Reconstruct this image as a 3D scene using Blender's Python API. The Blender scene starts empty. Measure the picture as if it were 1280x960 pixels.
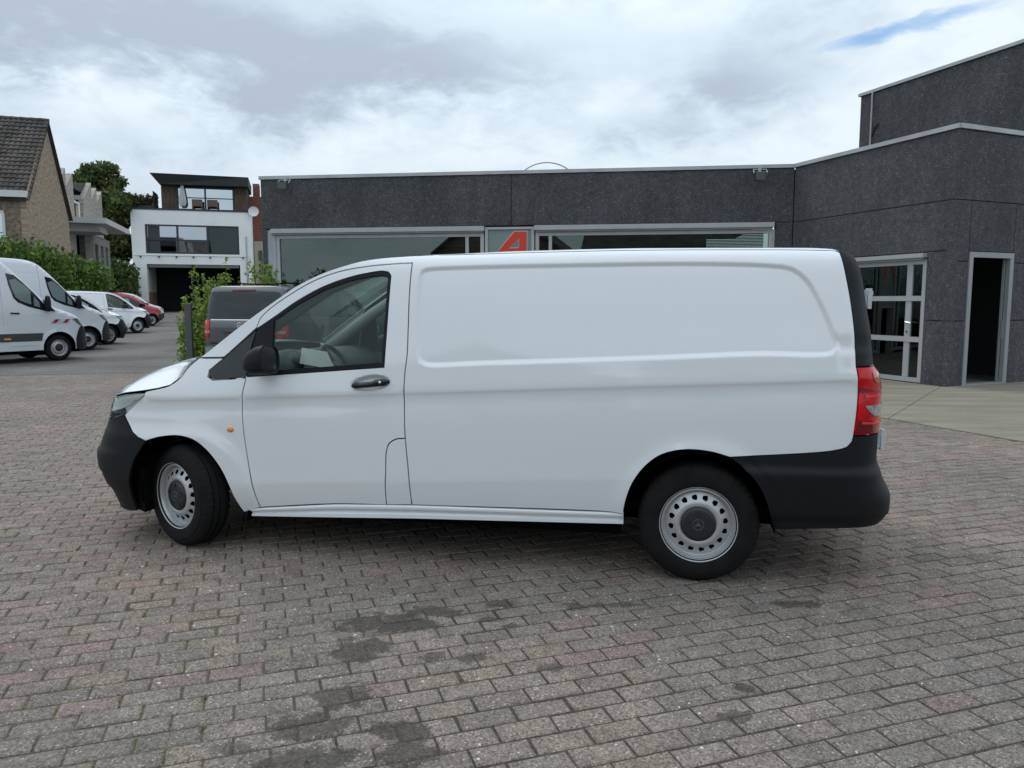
import bpy, math, random
import numpy as np
from mathutils import Vector, Matrix
from mathutils.geometry import delaunay_2d_cdt
rng = random.Random(7)
SC = bpy.context.scene
COL = SC.collection
R = math.radians

# ------------------------------------------------------------------ camera
cam_d = bpy.data.cameras.new('camera'); cam = bpy.data.objects.new('camera', cam_d); COL.objects.link(cam)
cam.location = (0, 0, 1.61); cam.rotation_euler = (R(90 - 6.1), 0, 0)
cam_d.sensor_width = 36.0; cam_d.lens = 27.06; cam_d.clip_start = 0.05; cam_d.clip_end = 3000
SC.camera = cam

# ------------------------------------------------------------------ sky, sun, exposure
SUN_EL, SUN_AZ = R(55), math.atan2(-0.55, 0.6)      # azimuth clockwise from +Y
w = bpy.data.worlds.new('World'); SC.world = w; w.use_nodes = True
wn = w.node_tree; wn.nodes.clear()
def N(tree, typ, **kw):
    n = tree.nodes.new(typ)
    for k, v in kw.items():
        if k.startswith('i_'):
            key = k[2:]
            n.inputs[int(key) if key.isdigit() else key.replace('_', ' ')].default_value = v
        else: setattr(n, k, v)
    return n
def LK(tree, a, b): tree.links.new(a, b)
def ramp(tree, stops, interp='LINEAR'):
    r = tree.nodes.new('ShaderNodeValToRGB'); cr = r.color_ramp; cr.interpolation = interp
    while len(cr.elements) < len(stops): cr.elements.new(0.5)
    for e, (p, c) in zip(cr.elements, stops):
        e.position = p; e.color = (c, c, c, 1) if isinstance(c, (int, float)) else (*c, 1)
    return r
def math_(tree, op, a, b=None, clamp=False):
    n = tree.nodes.new('ShaderNodeMath'); n.operation = op; n.use_clamp = clamp
    for i, v in enumerate((a, b)):
        if v is None: continue
        if isinstance(v, (int, float)): n.inputs[i].default_value = v
        else: tree.links.new(v, n.inputs[i])
    return n.outputs[0]
def mixc(tree, f, a, b, blend='MIX'):
    n = tree.nodes.new('ShaderNodeMix'); n.data_type = 'RGBA'; n.blend_type = blend
    for sock, v in ((n.inputs[0], f), (n.inputs[6], a), (n.inputs[7], b)):
        if isinstance(v, (int, float)): sock.default_value = v
        elif isinstance(v, (tuple, list)): sock.default_value = (*v[:3], 1)
        else: tree.links.new(v, sock)
    return n.outputs[2]
def build_sky():
    t = wn
    sky = N(t, 'ShaderNodeTexSky', sky_type='NISHITA', sun_disc=False, sun_elevation=SUN_EL, sun_rotation=SUN_AZ, altitude=50.0, air_density=1.0, dust_density=1.5)
    tc = N(t, 'ShaderNodeTexCoord'); d = tc.outputs['Generated']
    sep = N(t, 'ShaderNodeSeparateXYZ'); LK(t, d, sep.inputs[0])
    zc = math_(t, 'MAXIMUM', sep.outputs[2], 0.0)
    # direction, stretched a little so that the clouds lie flat
    cv = N(t, 'ShaderNodeVectorMath', operation='MULTIPLY'); LK(t, d, cv.inputs[0]); cv.inputs[1].default_value = (1, 1, 2.1)
    def noise(scale, det, rough, off, dist=0.0):
        mp = N(t, 'ShaderNodeMapping'); mp.inputs['Location'].default_value = off; LK(t, cv.outputs[0], mp.inputs[0])
        n = N(t, 'ShaderNodeTexNoise', noise_dimensions='3D'); n.inputs['Scale'].default_value = scale
        n.inputs['Detail'].default_value = det; n.inputs['Roughness'].default_value = rough; n.inputs['Distortion'].default_value = dist
        LK(t, mp.outputs[0], n.inputs['Vector']); return n.outputs['Fac']
    big = noise(1.5, 3, .5, (3.1, 1.7, 0), .2)
    mid = noise(5.5, 6, .58, (1.3, 5.2, 2), .25)
    fine = noise(15.0, 6, .6, (9, 2, 4), .35)
    # named cloud masses: (direction xyz, size, amount)
    def blob(ax, el, sx, sy, amt, tilt=0.0, rag=1.0):
        ca = N(t, 'ShaderNodeVectorMath', operation='SUBTRACT'); LK(t, d, ca.inputs[0])
        v = (math.cos(R(el)) * math.sin(R(ax)), math.cos(R(el)) * math.cos(R(ax)), math.sin(R(el)))
        ca.inputs[1].default_value = v
        right = Vector((math.cos(R(ax)), -math.sin(R(ax)), 0)); 
        dr = N(t, 'ShaderNodeVectorMath', operation='DOT_PRODUCT'); LK(t, ca.outputs[0], dr.inputs[0]); dr.inputs[1].default_value = right
        s2 = N(t, 'ShaderNodeSeparateXYZ'); LK(t, ca.outputs[0], s2.inputs[0])
        # ragged edge
        rx = math_(t, 'ADD', dr.outputs['Value'], math_(t, 'MULTIPLY', math_(t, 'SUBTRACT', mid, .5), sx * 2.2 * rag))
        ry = math_(t, 'ADD', math_(t, 'SUBTRACT', s2.outputs[2], math_(t, 'MULTIPLY', dr.outputs['Value'], tilt)), math_(t, 'MULTIPLY', math_(t, 'SUBTRACT', fine, .5), sy * 2.6 * rag))
        a = math_(t, 'POWER', math_(t, 'ABSOLUTE', math_(t, 'DIVIDE', rx, sx)), 2.0)
        b = math_(t, 'POWER', math_(t, 'ABSOLUTE', math_(t, 'DIVIDE', ry, sy)), 2.0)
        e = math_(t, 'EXPONENT', math_(t, 'MULTIPLY', math_(t, 'ADD', a, b), -1.0))
        fy = N(t, 'ShaderNodeVectorMath', operation='DOT_PRODUCT'); LK(t, d, fy.inputs[0]); fy.inputs[1].default_value = v
        e = math_(t, 'MULTIPLY', e, math_(t, 'GREATER_THAN', fy.outputs['Value'], 0.0))
        return math_(t, 'MULTIPLY', e, amt)
    dark = math_(t, 'MULTIPLY', math_(t, 'SUBTRACT', big, .46), 1.3)
    for b_ in (blob(-20, 16.2, .27, .050, .78), blob(-31, 18, .18, .035, .45), blob(-17, 13.0, .12, .035, .50), blob(-6, 16.2, .12, .035, .42), blob(16.5, 14.4, .085, .026, .62), blob(10, 12.0, .12, .020, .38), blob(-27, 10.2, .12, .016, .25)):
        dark = math_(t, 'ADD', dark, b_)
    for b_ in (blob(1, 10.6, .4, .03, -.10), blob(8, 19.5, .25, .035, -.30), blob(30, 14.5, .12, .04, -.22), blob(-29, 13.0, .14, .02, -.25)):
        dark = math_(t, 'ADD', dark, b_)
    dark = math_(t, 'ADD', dark, math_(t, 'MULTIPLY', math_(t, 'SUBTRACT', mid, .5), 1.15))
    dark = math_(t, 'ADD', dark, math_(t, 'MULTIPLY', math_(t, 'SUBTRACT', fine, .5), .80))
    cr = ramp(t, [(0.0, (.605, .682, .735)), (.22, (.54, .625, .69)), (.42, (.485, .568, .645)), (.65, (.408, .482, .570)), (.85, (.360, .425, .512)), (1, (.335, .393, .475))])
    LK(t, math_(t, 'ADD', dark, .24, True), cr.inputs[0])
    # overcast vault: brighter towards the zenith (CIE)
    gain = math_(t, 'ADD', math_(t, 'MULTIPLY', math_(t, 'POWER', zc, 2.0), .80), 1.0)
    cl = mixc(t, 1.0, cr.outputs[0], (10, 10, 10), 'MULTIPLY')
    sc_ = N(t, 'ShaderNodeVectorMath', operation='SCALE'); LK(t, cl, sc_.inputs[0]); LK(t, gain, sc_.inputs['Scale'])
    hole = math_(t, 'ADD', blob(26.0, 16.9, .085, .0105, 1.25, .12, 1.3), blob(24.2, 16.7, .022, .010, .35))
    hole = math_(t, 'SUBTRACT', hole, math_(t, 'MULTIPLY', mid, .45))
    hole = math_(t, 'SUBTRACT', hole, math_(t, 'MULTIPLY', fine, .75), True)
    blue = mixc(t, .65, sky.outputs[0], (1.9, 4.0, 7.0))
    out = mixc(t, hole, sc_.outputs[0], blue)
    bg = N(t, 'ShaderNodeBackground'); bg.inputs['Strength'].default_value = 0.1; LK(t, out, bg.inputs[0])
    o = N(t, 'ShaderNodeOutputWorld'); LK(t, bg.outputs[0], o.inputs[0])
build_sky()
sun_d = bpy.data.lights.new('sun', 'SUN'); sun = bpy.data.objects.new('sun', sun_d); COL.objects.link(sun)
sun_d.energy = 0.65; sun_d.angle = R(22); sun_d.color = (1.0, .95, .88)
_sv = Vector((math.sin(SUN_AZ) * math.cos(SUN_EL), math.cos(SUN_AZ) * math.cos(SUN_EL), math.sin(SUN_EL)))
sun.rotation_euler = (-_sv).to_track_quat('-Z', 'Y').to_euler(); sun.location = (0, 0, 60)
SC.view_settings.view_transform = 'Standard'; SC.view_settings.look = 'None'
SC.view_settings.exposure = 0.42; SC.view_settings.gamma = 1.0; SC.view_settings.use_curve_mapping = False
SC.render.engine = 'CYCLES'; SC.cycles.max_bounces = 8; SC.cycles.transparent_max_bounces = 12; SC.cycles.use_denoising = True

# ------------------------------------------------------------------ materials
MATS = {}
def mat(name, base=(.5, .5, .5), rough=.6, metal=0.0, spec=.5, coat=0.0, var=None, bump=None, fn=None, emit=None):
    """var = (scale, amount, [second colour]); bump = (scale, strength, distance)"""
    if name in MATS: return MATS[name]
    m = bpy.data.materials.new(name); m.use_nodes = True; t = m.node_tree; b = t.nodes['Principled BSDF']
    b.inputs['Base Color'].default_value = (*base, 1); b.inputs['Roughness'].default_value = rough
    b.inputs['Metallic'].default_value = metal; b.inputs['Specular IOR Level'].default_value = spec
    b.inputs['Coat Weight'].default_value = coat; b.inputs['Coat Roughness'].default_value = .04
    tc = N(t, 'ShaderNodeTexCoord')
    if var:
        n = N(t, 'ShaderNodeTexNoise'); n.inputs['Scale'].default_value = var[0]; n.inputs['Detail'].default_value = 6; LK(t, tc.outputs['Object'], n.inputs['Vector'])
        c2 = var[2] if len(var) > 2 else tuple(c * (1 - var[1]) for c in base); c1 = base if len(var) > 2 else tuple(min(1, c * (1 + var[1])) for c in base)
        r = ramp(t, [(.3, c1), (.7, c2)]); LK(t, n.outputs['Fac'], r.inputs[0]); LK(t, r.outputs[0], b.inputs['Base Color'])
        rr = ramp(t, [(.3, max(0, rough - .06)), (.7, min(1, rough + .08))]); LK(t, n.outputs['Fac'], rr.inputs[0]); LK(t, rr.outputs[0], b.inputs['Roughness'])
    if bump:
        n = N(t, 'ShaderNodeTexNoise'); n.inputs['Scale'].default_value = bump[0]; n.inputs['Detail'].default_value = 4; LK(t, tc.outputs['Object'], n.inputs['Vector'])
        bp = N(t, 'ShaderNodeBump'); bp.inputs['Strength'].default_value = bump[1]; bp.inputs['Distance'].default_value = bump[2] if len(bump) > 2 else .01
        LK(t, n.outputs['Fac'], bp.inputs['Height']); LK(t, bp.outputs[0], b.inputs['Normal'])
    if emit: b.inputs['Emission Color'].default_value = (*emit[0], 1); b.inputs['Emission Strength'].default_value = emit[1]
    if fn: fn(t, b, tc)
    MATS[name] = m; return m
def glass_mat(name, tint, ior=1.5, rough=.0, extra=0.0):
    m = bpy.data.materials.new(name); m.use_nodes = True; t = m.node_tree; t.nodes.clear()
    tr = N(t, 'ShaderNodeBsdfTransparent'); tr.inputs[0].default_value = (*tint, 1)
    gl = N(t, 'ShaderNodeBsdfGlossy'); gl.inputs['Roughness'].default_value = rough; gl.inputs[0].default_value = (.86, .97, .93, 1)
    fr = N(t, 'ShaderNodeFresnel'); fr.inputs[0].default_value = ior
    f = math_(t, 'ADD', fr.outputs[0], extra, True)
    mx = N(t, 'ShaderNodeMixShader'); LK(t, f, mx.inputs[0]); LK(t, tr.outputs[0], mx.inputs[1]); LK(t, gl.outputs[0], mx.inputs[2])
    o = N(t, 'ShaderNodeOutputMaterial'); LK(t, mx.outputs[0], o.inputs[0]); MATS[name] = m; return m
def paver_fn(t, b, tc):
    at = N(t, 'ShaderNodeAttribute', attribute_name='tint'); geo = N(t, 'ShaderNodeNewGeometry'); P = geo.outputs['Position']
    def nz(scale, det=4, rough=.6, dist=0):
        n = N(t, 'ShaderNodeTexNoise'); n.inputs['Scale'].default_value = scale; n.inputs['Detail'].default_value = det; n.inputs['Roughness'].default_value = rough; n.inputs['Distortion'].default_value = dist
        LK(t, P, n.inputs['Vector']); return n.outputs['Fac']
    col = at.outputs['Color']
    g1 = nz(150, 4, .75); r1 = ramp(t, [(.30, .56), (.5, .98), (.70, 1.42)]); LK(t, g1, r1.inputs[0])
    col = mixc(t, 1.0, col, r1.outputs[0], 'MULTIPLY')
    vg = N(t, 'ShaderNodeTexVoronoi'); vg.inputs['Scale'].default_value = 120; LK(t, P, vg.inputs['Vector']); sg_ = N(t, 'ShaderNodeSeparateColor'); LK(t, vg.outputs['Color'], sg_.inputs[0])
    rg_ = ramp(t, [(0, (.55, .53, .52)), (.3, (.86, .85, .84)), (.75, (1.12, 1.10, 1.06)), (1, (1.55, 1.42, 1.30))]); LK(t, sg_.outputs[1], rg_.inputs[0]); col = mixc(t, 1.0, col, rg_.outputs[0], 'MULTIPLY')
    g2 = nz(5, 5, .6); r2 = ramp(t, [(.3, .82), (.7, 1.18)]); LK(t, g2, r2.inputs[0])
    col = mixc(t, 1.0, col, r2.outputs[0], 'MULTIPLY')
    # worn pale patches at wide scale, warmer stretch on the left
    g3 = nz(.55, 3, .5); r3 = ramp(t, [(.36, (.90, .91, .92)), (.64, (1.13, 1.08, 1.02))]); LK(t, g3, r3.inputs[0])
    col = mixc(t, 1.0, col, r3.outputs[0], 'MULTIPLY')
    # white quartz flecks
    vo = N(t, 'ShaderNodeTexVoronoi'); vo.inputs['Scale'].default_value = 105; LK(t, P, vo.inputs['Vector'])
    sx = N(t, 'ShaderNodeSeparateColor'); LK(t, vo.outputs['Color'], sx.inputs[0])
    clus = nz(7, 3, .6)
    thr = math_(t, 'SUBTRACT', 1.135, math_(t, 'MULTIPLY', clus, .36))
    fl = math_(t, 'MULTIPLY', math_(t, 'GREATER_THAN', sx.outputs[0], thr), math_(t, 'LESS_THAN', vo.outputs['Distance'], .42))
    col = mixc(t, math_(t, 'MULTIPLY', fl, .55), col, (.58, .56, .52))
    v2 = N(t, 'ShaderNodeTexVoronoi'); v2.inputs['Scale'].default_value = 42; LK(t, P, v2.inputs['Vector']); s2_ = N(t, 'ShaderNodeSeparateColor'); LK(t, v2.outputs['Color'], s2_.inputs[0])
    f2 = math_(t, 'MULTIPLY', math_(t, 'GREATER_THAN', s2_.outputs[0], .965), math_(t, 'LESS_THAN', v2.outputs['Distance'], math_(t, 'MULTIPLY', s2_.outputs[1], .34)))
    col = mixc(t, math_(t, 'MULTIPLY', f2, .8), col, (.66, .64, .60))
    # dark oily and damp stains, each at its own place on the yard
    sep = N(t, 'ShaderNodeSeparateXYZ'); LK(t, P, sep.inputs[0])
    w1 = nz(9, 7, .72, .5); w2 = nz(2.6, 4, .6)
    total = None
    for (x, y, rx, ry, a) in STAINS:
        dx = math_(t, 'DIVIDE', math_(t, 'SUBTRACT', sep.outputs[0], x), rx); dy = math_(t, 'DIVIDE', math_(t, 'SUBTRACT', sep.outputs[1], y), ry)
        rr = math_(t, 'SQRT', math_(t, 'ADD', math_(t, 'MULTIPLY', dx, dx), math_(t, 'MULTIPLY', dy, dy)))
        rr = math_(t, 'ADD', rr, math_(t, 'MULTIPLY', math_(t, 'SUBTRACT', w1, .5), 3.4))
        s = math_(t, 'MULTIPLY', math_(t, 'MULTIPLY', math_(t, 'SUBTRACT', 1.08, rr), 3.6, True), a)
        total = s if total is None else math_(t, 'MAXIMUM', total, s)
    dk = mixc(t, 1.0, col, (.31, .305, .30), 'MULTIPLY')
    col = mixc(t, total, col, dk)
    LK(t, col, b.inputs['Base Color'])
    rg = ramp(t, [(0, .86), (1, .48)]); LK(t, total, rg.inputs[0]); LK(t, rg.outputs[0], b.inputs['Roughness'])
    bp = N(t, 'ShaderNodeBump'); bp.inputs['Strength'].default_value = .5; bp.inputs['Distance'].default_value = .003
    LK(t, math_(t, 'ADD', nz(210, 4, .7), math_(t, 'MULTIPLY', nz(30, 3), .8)), bp.inputs['Height']); LK(t, bp.outputs[0], b.inputs['Normal'])
STAINS = [(-.62, 3.72, .26, .12, .9), (-.40, 3.86, .16, .08, .85), (-.71, 3.42, .13, .15, .9), (-.69, 3.00, .14, .10, .9), (-.78, 2.78, .15, .09, .85), (-.42, 2.74, .15, .07, .95),
          (-.72, 2.56, .20, .08, .95), (-.36, 2.58, .12, .10, .9), (-.20, 3.35, .09, .05, .8), (-.36, 3.36, .07, .05, .8), (-.31, 3.84, .07, .04, .7), (-.06, 3.98, .09, .05, .7), (-.01, 3.70, .05, .035, .8), (-.11, 3.78, .06, .035, .75), (.34, 3.94, .07, .05, .75),
          (.53, 3.96, .16, .035, .6), (1.54, 3.97, .17, .05, .75), (.97, 3.07, .05, .04, .8), (.88, 2.85, .06, .05, .75), (.18, 3.25, .07, .035, .7), (-1.02, 2.64, .08, .04, .6), (-.95, 2.45, .2, .07, .7)]
def agg_fn(t, b, tc):                                                # dark exposed-aggregate precast
    geo = N(t, 'ShaderNodeNewGeometry'); P = geo.outputs['Position']
    v = N(t, 'ShaderNodeTexVoronoi'); v.inputs['Scale'].default_value = 70; LK(t, P, v.inputs['Vector'])
    s = N(t, 'ShaderNodeSeparateColor'); LK(t, v.outputs['Color'], s.inputs[0])
    r = ramp(t, [(0, (.047, .048, .053)), (.45, (.064, .065, .071)), (.85, (.088, .089, .097)), (.98, (.125, .124, .127)), (.994, (.22, .205, .19)), (1, (.30, .29, .27))]); LK(t, s.outputs[0], r.inputs[0])
    n = N(t, 'ShaderNodeTexNoise'); n.inputs['Scale'].default_value = 9; n.inputs['Detail'].default_value = 5; LK(t, P, n.inputs['Vector'])
    r2 = ramp(t, [(.3, .8), (.7, 1.22)]); LK(t, n.outputs['Fac'], r2.inputs[0])
    n3 = N(t, 'ShaderNodeTexNoise'); n3.inputs['Scale'].default_value = .8; n3.inputs['Detail'].default_value = 3; LK(t, P, n3.inputs['Vector'])
    r3 = ramp(t, [(.35, .88), (.65, 1.14)]); LK(t, n3.outputs['Fac'], r3.inputs[0])
    c = mixc(t, 1.0, mixc(t, 1.0, r.outputs[0], r2.outputs[0], 'MULTIPLY'), r3.outputs[0], 'MULTIPLY')
    mp = N(t, 'ShaderNodeMapping'); mp.inputs['Scale'].default_value = (2.2, 2.2, .22); LK(t, P, mp.inputs[0]); n4 = N(t, 'ShaderNodeTexNoise'); n4.inputs['Scale'].default_value = 1.6; n4.inputs['Detail'].default_value = 6; LK(t, mp.outputs[0], n4.inputs['Vector'])
    r4 = ramp(t, [(.32, .86), (.5, 1.0), (.70, 1.10)]); LK(t, n4.outputs['Fac'], r4.inputs[0]); c = mixc(t, 1.0, c, r4.outputs[0], 'MULTIPLY'); LK(t, c, b.inputs['Base Color'])
    bp = N(t, 'ShaderNodeBump'); bp.inputs['Strength'].default_value = .55; bp.inputs['Distance'].default_value = .012
    LK(t, v.outputs['Distance'], bp.inputs['Height']); LK(t, bp.outputs[0], b.inputs['Normal'])
def brick_fn(c1, c2, mortar, scale=1.0, swap='xz'):
    def fn(t, b, tc):
        s = N(t, 'ShaderNodeSeparateXYZ'); LK(t, tc.outputs['UV'], s.inputs[0])
        br = N(t, 'ShaderNodeTexBrick'); LK(t, tc.outputs['UV'], br.inputs['Vector'])
        br.inputs['Color1'].default_value = (*c1, 1); br.inputs['Color2'].default_value = (*c2, 1); br.inputs['Mortar'].default_value = (*mortar, 1)
        br.inputs['Scale'].default_value = scale; br.inputs['Mortar Size'].default_value = .012; br.inputs['Brick Width'].default_value = .22; br.inputs['Row Height'].default_value = .075; br.inputs['Bias'].default_value = 0.0
        n = N(t, 'ShaderNodeTexNoise'); n.inputs['Scale'].default_value = 6; n.inputs['Detail'].default_value = 6; LK(t, tc.outputs['UV'], n.inputs['Vector'])
        r = ramp(t, [(.3, .62), (.7, 1.38)]); LK(t, n.outputs['Fac'], r.inputs[0])
        LK(t, mixc(t, 1.0, br.outputs['Color'], r.outputs[0], 'MULTIPLY'), b.inputs['Base Color'])
        bp = N(t, 'ShaderNodeBump'); bp.inputs['Strength'].default_value = .5; bp.inputs['Distance'].default_value = .02; bp.invert = True
        LK(t, br.outputs['Fac'], bp.inputs['Height']); LK(t, bp.outputs[0], b.inputs['Normal'])
    return fn
def leaf_fn(lo, hi):
    def fn(t, b, tc):
        g = N(t, 'ShaderNodeNewGeometry'); r = ramp(t, [(0, lo), (.6, tuple((a + c) / 2 for a, c in zip(lo, hi))), (1, hi)]); LK(t, g.outputs['Random Per Island'], r.inputs[0])
        LK(t, r.outputs[0], b.inputs['Base Color'])
        b.inputs['Subsurface Weight'].default_value = 0.0
        t.nodes.remove(b) if False else None
        tl = N(t, 'ShaderNodeBsdfTranslucent'); LK(t, r.outputs[0], tl.inputs[0])
        mx = N(t, 'ShaderNodeMixShader'); mx.inputs[0].default_value = .35
        o = [n for n in t.nodes if n.type == 'OUTPUT_MATERIAL'][0]
        LK(t, b.outputs[0], mx.inputs[1]); LK(t, tl.outputs[0], mx.inputs[2]); LK(t, mx.outputs[0], o.inputs[0])
    return fn
def road_fn(t, b, tc):
    geo = N(t, 'ShaderNodeNewGeometry'); P = geo.outputs['Position']
    mp = N(t, 'ShaderNodeMapping'); mp.inputs['Rotation'].default_value = (0, 0, R(-18)); LK(t, P, mp.inputs[0])
    br = N(t, 'ShaderNodeTexBrick'); LK(t, mp.outputs[0], br.inputs['Vector'])
    br.inputs['Color1'].default_value = (.155, .143, .132, 1); br.inputs['Color2'].default_value = (.125, .116, .108, 1); br.inputs['Mortar'].default_value = (.10, .097, .09, 1)
    br.inputs['Scale'].default_value = 1; br.inputs['Mortar Size'].default_value = .006; br.inputs['Brick Width'].default_value = .23; br.inputs['Row Height'].default_value = .119
    n = N(t, 'ShaderNodeTexNoise'); n.inputs['Scale'].default_value = .35; n.inputs['Detail'].default_value = 6; LK(t, P, n.inputs['Vector'])
    r = ramp(t, [(.35, .74), (.65, 1.2)]); LK(t, n.outputs['Fac'], r.inputs[0])
    n2 = N(t, 'ShaderNodeTexNoise'); n2.inputs['Scale'].default_value = 14; n2.inputs['Detail'].default_value = 5; LK(t, P, n2.inputs['Vector'])
    r2 = ramp(t, [(.3, .8), (.7, 1.2)]); LK(t, n2.outputs['Fac'], r2.inputs[0])
    LK(t, mixc(t, 1.0, mixc(t, 1.0, br.outputs['Color'], r.outputs[0], 'MULTIPLY'), r2.outputs[0], 'MULTIPLY'), b.inputs['Base Color'])
def apron_fn(t, b, tc):
    geo = N(t, 'ShaderNodeNewGeometry'); P = geo.outputs['Position']
    mp = N(t, 'ShaderNodeMapping'); mp.inputs['Rotation'].default_value = (0, 0, R(-10)); mp.inputs['Scale'].default_value = (.35, 1.8, 1); LK(t, P, mp.inputs[0])
    n = N(t, 'ShaderNodeTexNoise'); n.inputs['Scale'].default_value = 1.6; n.inputs['Detail'].default_value = 7; n.inputs['Roughness'].default_value = .6; LK(t, mp.outputs[0], n.inputs['Vector'])
    r = ramp(t, [(.3, (.170, .150, .112)), (.52, (.222, .200, .155)), (.72, (.268, .245, .196))]); LK(t, n.outputs['Fac'], r.inputs[0])
    n2 = N(t, 'ShaderNodeTexNoise'); n2.inputs['Scale'].default_value = 40; n2.inputs['Detail'].default_value = 4; LK(t, P, n2.inputs['Vector'])
    r2 = ramp(t, [(.3, .88), (.7, 1.12)]); LK(t, n2.outputs['Fac'], r2.inputs[0])
    LK(t, mixc(t, 1.0, r.outputs[0], r2.outputs[0], 'MULTIPLY'), b.inputs['Base Color'])
M_PAVER = mat('paver_concrete', rough=.85, spec=.3, fn=paver_fn)
def joint_fn(t, b, tc):
    geo = N(t, 'ShaderNodeNewGeometry'); P = geo.outputs['Position']
    n = N(t, 'ShaderNodeTexNoise'); n.inputs['Scale'].default_value = 1.1; n.inputs['Detail'].default_value = 5; LK(t, P, n.inputs['Vector'])
    n2 = N(t, 'ShaderNodeTexNoise'); n2.inputs['Scale'].default_value = 60; n2.inputs['Detail'].default_value = 4; LK(t, P, n2.inputs['Vector'])
    r = ramp(t, [(.40, (.062, .054, .045)), (.56, (.088, .077, .058)), (.74, (.095, .090, .048))])
    sp_ = N(t, 'ShaderNodeSeparateXYZ'); LK(t, P, sp_.inputs[0]); LK(t, math_(t, 'SUBTRACT', n.outputs['Fac'], math_(t, 'MULTIPLY', math_(t, 'ADD', sp_.outputs[0], .8), .12)), r.inputs[0])
    r2 = ramp(t, [(.3, .6), (.7, 1.5)]); LK(t, n2.outputs['Fac'], r2.inputs[0])
    LK(t, mixc(t, 1.0, r.outputs[0], r2.outputs[0], 'MULTIPLY'), b.inputs['Base Color'])
M_JOINT = mat('joint_sand', rough=1, spec=.1, fn=joint_fn)
M_ROAD = mat('road_pavers', rough=.9, spec=.25, fn=road_fn)
M_APRON = mat('apron_concrete', rough=.8, spec=.3, fn=apron_fn)
M_AGG = mat('dark_aggregate', rough=.8, spec=.3, fn=agg_fn)
M_ALU = mat('pale_aluminium', (.40, .41, .42), .45, .0, .5, var=(3, .06))
M_ALUD = mat('grey_aluminium', (.30, .31, .32), .45, .2, .5, var=(3, .06))
M_COPING = mat('zinc_coping', (.42, .43, .44), .5, .2, .5, var=(2, .12))
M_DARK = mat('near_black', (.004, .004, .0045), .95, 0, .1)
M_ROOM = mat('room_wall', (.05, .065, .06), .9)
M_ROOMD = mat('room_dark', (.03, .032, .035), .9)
M_BLACK = mat('black_plastic', (.0075, .0088, .011), .58, 0, .28, var=(2.5, .08), bump=(600, .15, .001))
M_BLACKG = mat('gloss_black', (.010, .010, .011), .18, 0, .5)
M_RUB = mat('tyre_rubber', (.0085, .0086, .009), .8, 0, .25, var=(9, .25), bump=(300, .2, .001))
M_STEEL = mat('silver_wheel', (.50, .51, .52), .36, .4, .5, var=(14, .05))
M_PAINT = mat('white_paint', (.81, .83, .85), .14, 0, .5, coat=1.0)
M_PAINT2 = mat('old_white_paint', (.66, .69, .72), .28, 0, .5, coat=.4, var=(1.5, .03))
M_GREY = mat('grey_metallic', (.105, .105, .112), .32, .55, .5, coat=.7)
M_RED = mat('red_paint', (.36, .012, .022), .25, 0, .5, coat=.7)
M_GLASS = glass_mat('clear_glass', (.70, .78, .75))
M_WIN = glass_mat('shop_glass', (.58, .66, .63), 1.52, 0.0, .045)
M_TINT = mat('tinted_glass', (.012, .014, .015), .05, 0, .6)
M_LENS = glass_mat('lamp_lens', (.97, .98, .98), 1.35)
M_CHROME = mat('chrome', (.75, .76, .78), .12, 1.0)
M_TRIM = mat('cabin_plastic', (.055, .06, .062), .7, var=(6, .1))
M_SEAT = mat('seat_cloth', (.03, .031, .034), .9, var=(20, .2))
M_PALE = mat('cabin_pale', (.32, .34, .33), .8)
M_PAPER = mat('paper', (.62, .62, .58), .8)
M_AMBER = mat('amber_lens', (.80, .30, .10), .25, 0, .5, coat=.5)
M_REDL = mat('red_lens', (.58, .004, .009), .15, 0, .3, coat=.3, var=(22, .3))
M_REDD = mat('deep_red_lens', (.16, .004, .008), .12, 0, .6, coat=.8)
M_CLEARL = mat('clear_lens', (.55, .55, .54), .15, .2, .6, coat=.8, var=(30, .3))

# ------------------------------------------------------------------ object helpers
def root_offset(o):
    v = Vector((0, 0, 0))
    while o: v += o.location; o = o.parent
    return v
def mk(name, verts, faces, material, parent=None, smooth=False, local=False, normals=None, label=None, cat=None, group=None, kind=None, uv=None):
    me = bpy.data.meshes.new(name)
    if parent is not None and not local:
        off = root_offset(parent); verts = [(v[0] - off.x, v[1] - off.y, v[2] - off.z) for v in verts]
    me.from_pydata([tuple(map(float, v)) for v in verts], [], [tuple(map(int, f)) for f in faces])
    if uv is not None:
        ul = me.uv_layers.new(name='UVMap'); li = np.empty(len(me.loops), int); me.loops.foreach_get('vertex_index', li)
        ul.data.foreach_set('uv', np.asarray(uv, float)[li].ravel())
    mats = material if isinstance(material, (list, tuple)) else [material]
    for m_ in mats: me.materials.append(m_)
    if smooth: me.polygons.foreach_set('use_smooth', [True] * len(me.polygons))
    me.update()
    if normals is not None: me.normals_split_custom_set_from_vertices([tuple(map(float, n)) for n in normals])
    o = bpy.data.objects.new(name, me); COL.objects.link(o)
    if parent is not None: o.parent = parent
    tag(o, label, cat, group, kind); return o
def tag(o, label=None, cat=None, group=None, kind=None):
    if label: o['label'] = label
    if cat: o['category'] = cat
    if group: o['group'] = group
    if kind: o['kind'] = kind
    return o
def empty(name, loc, rz=0.0, **kw):
    o = bpy.data.objects.new(name, None); COL.objects.link(o); o.location = loc; o.rotation_euler = (0, 0, rz); o.empty_display_size = .3
    return tag(o, **kw)
def dup(o, parent=None):
    c = o.copy(); COL.objects.link(c)
    if parent is not None: c.parent = parent
    for ch in list(o.children): dup(ch, c)
    return c
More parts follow.
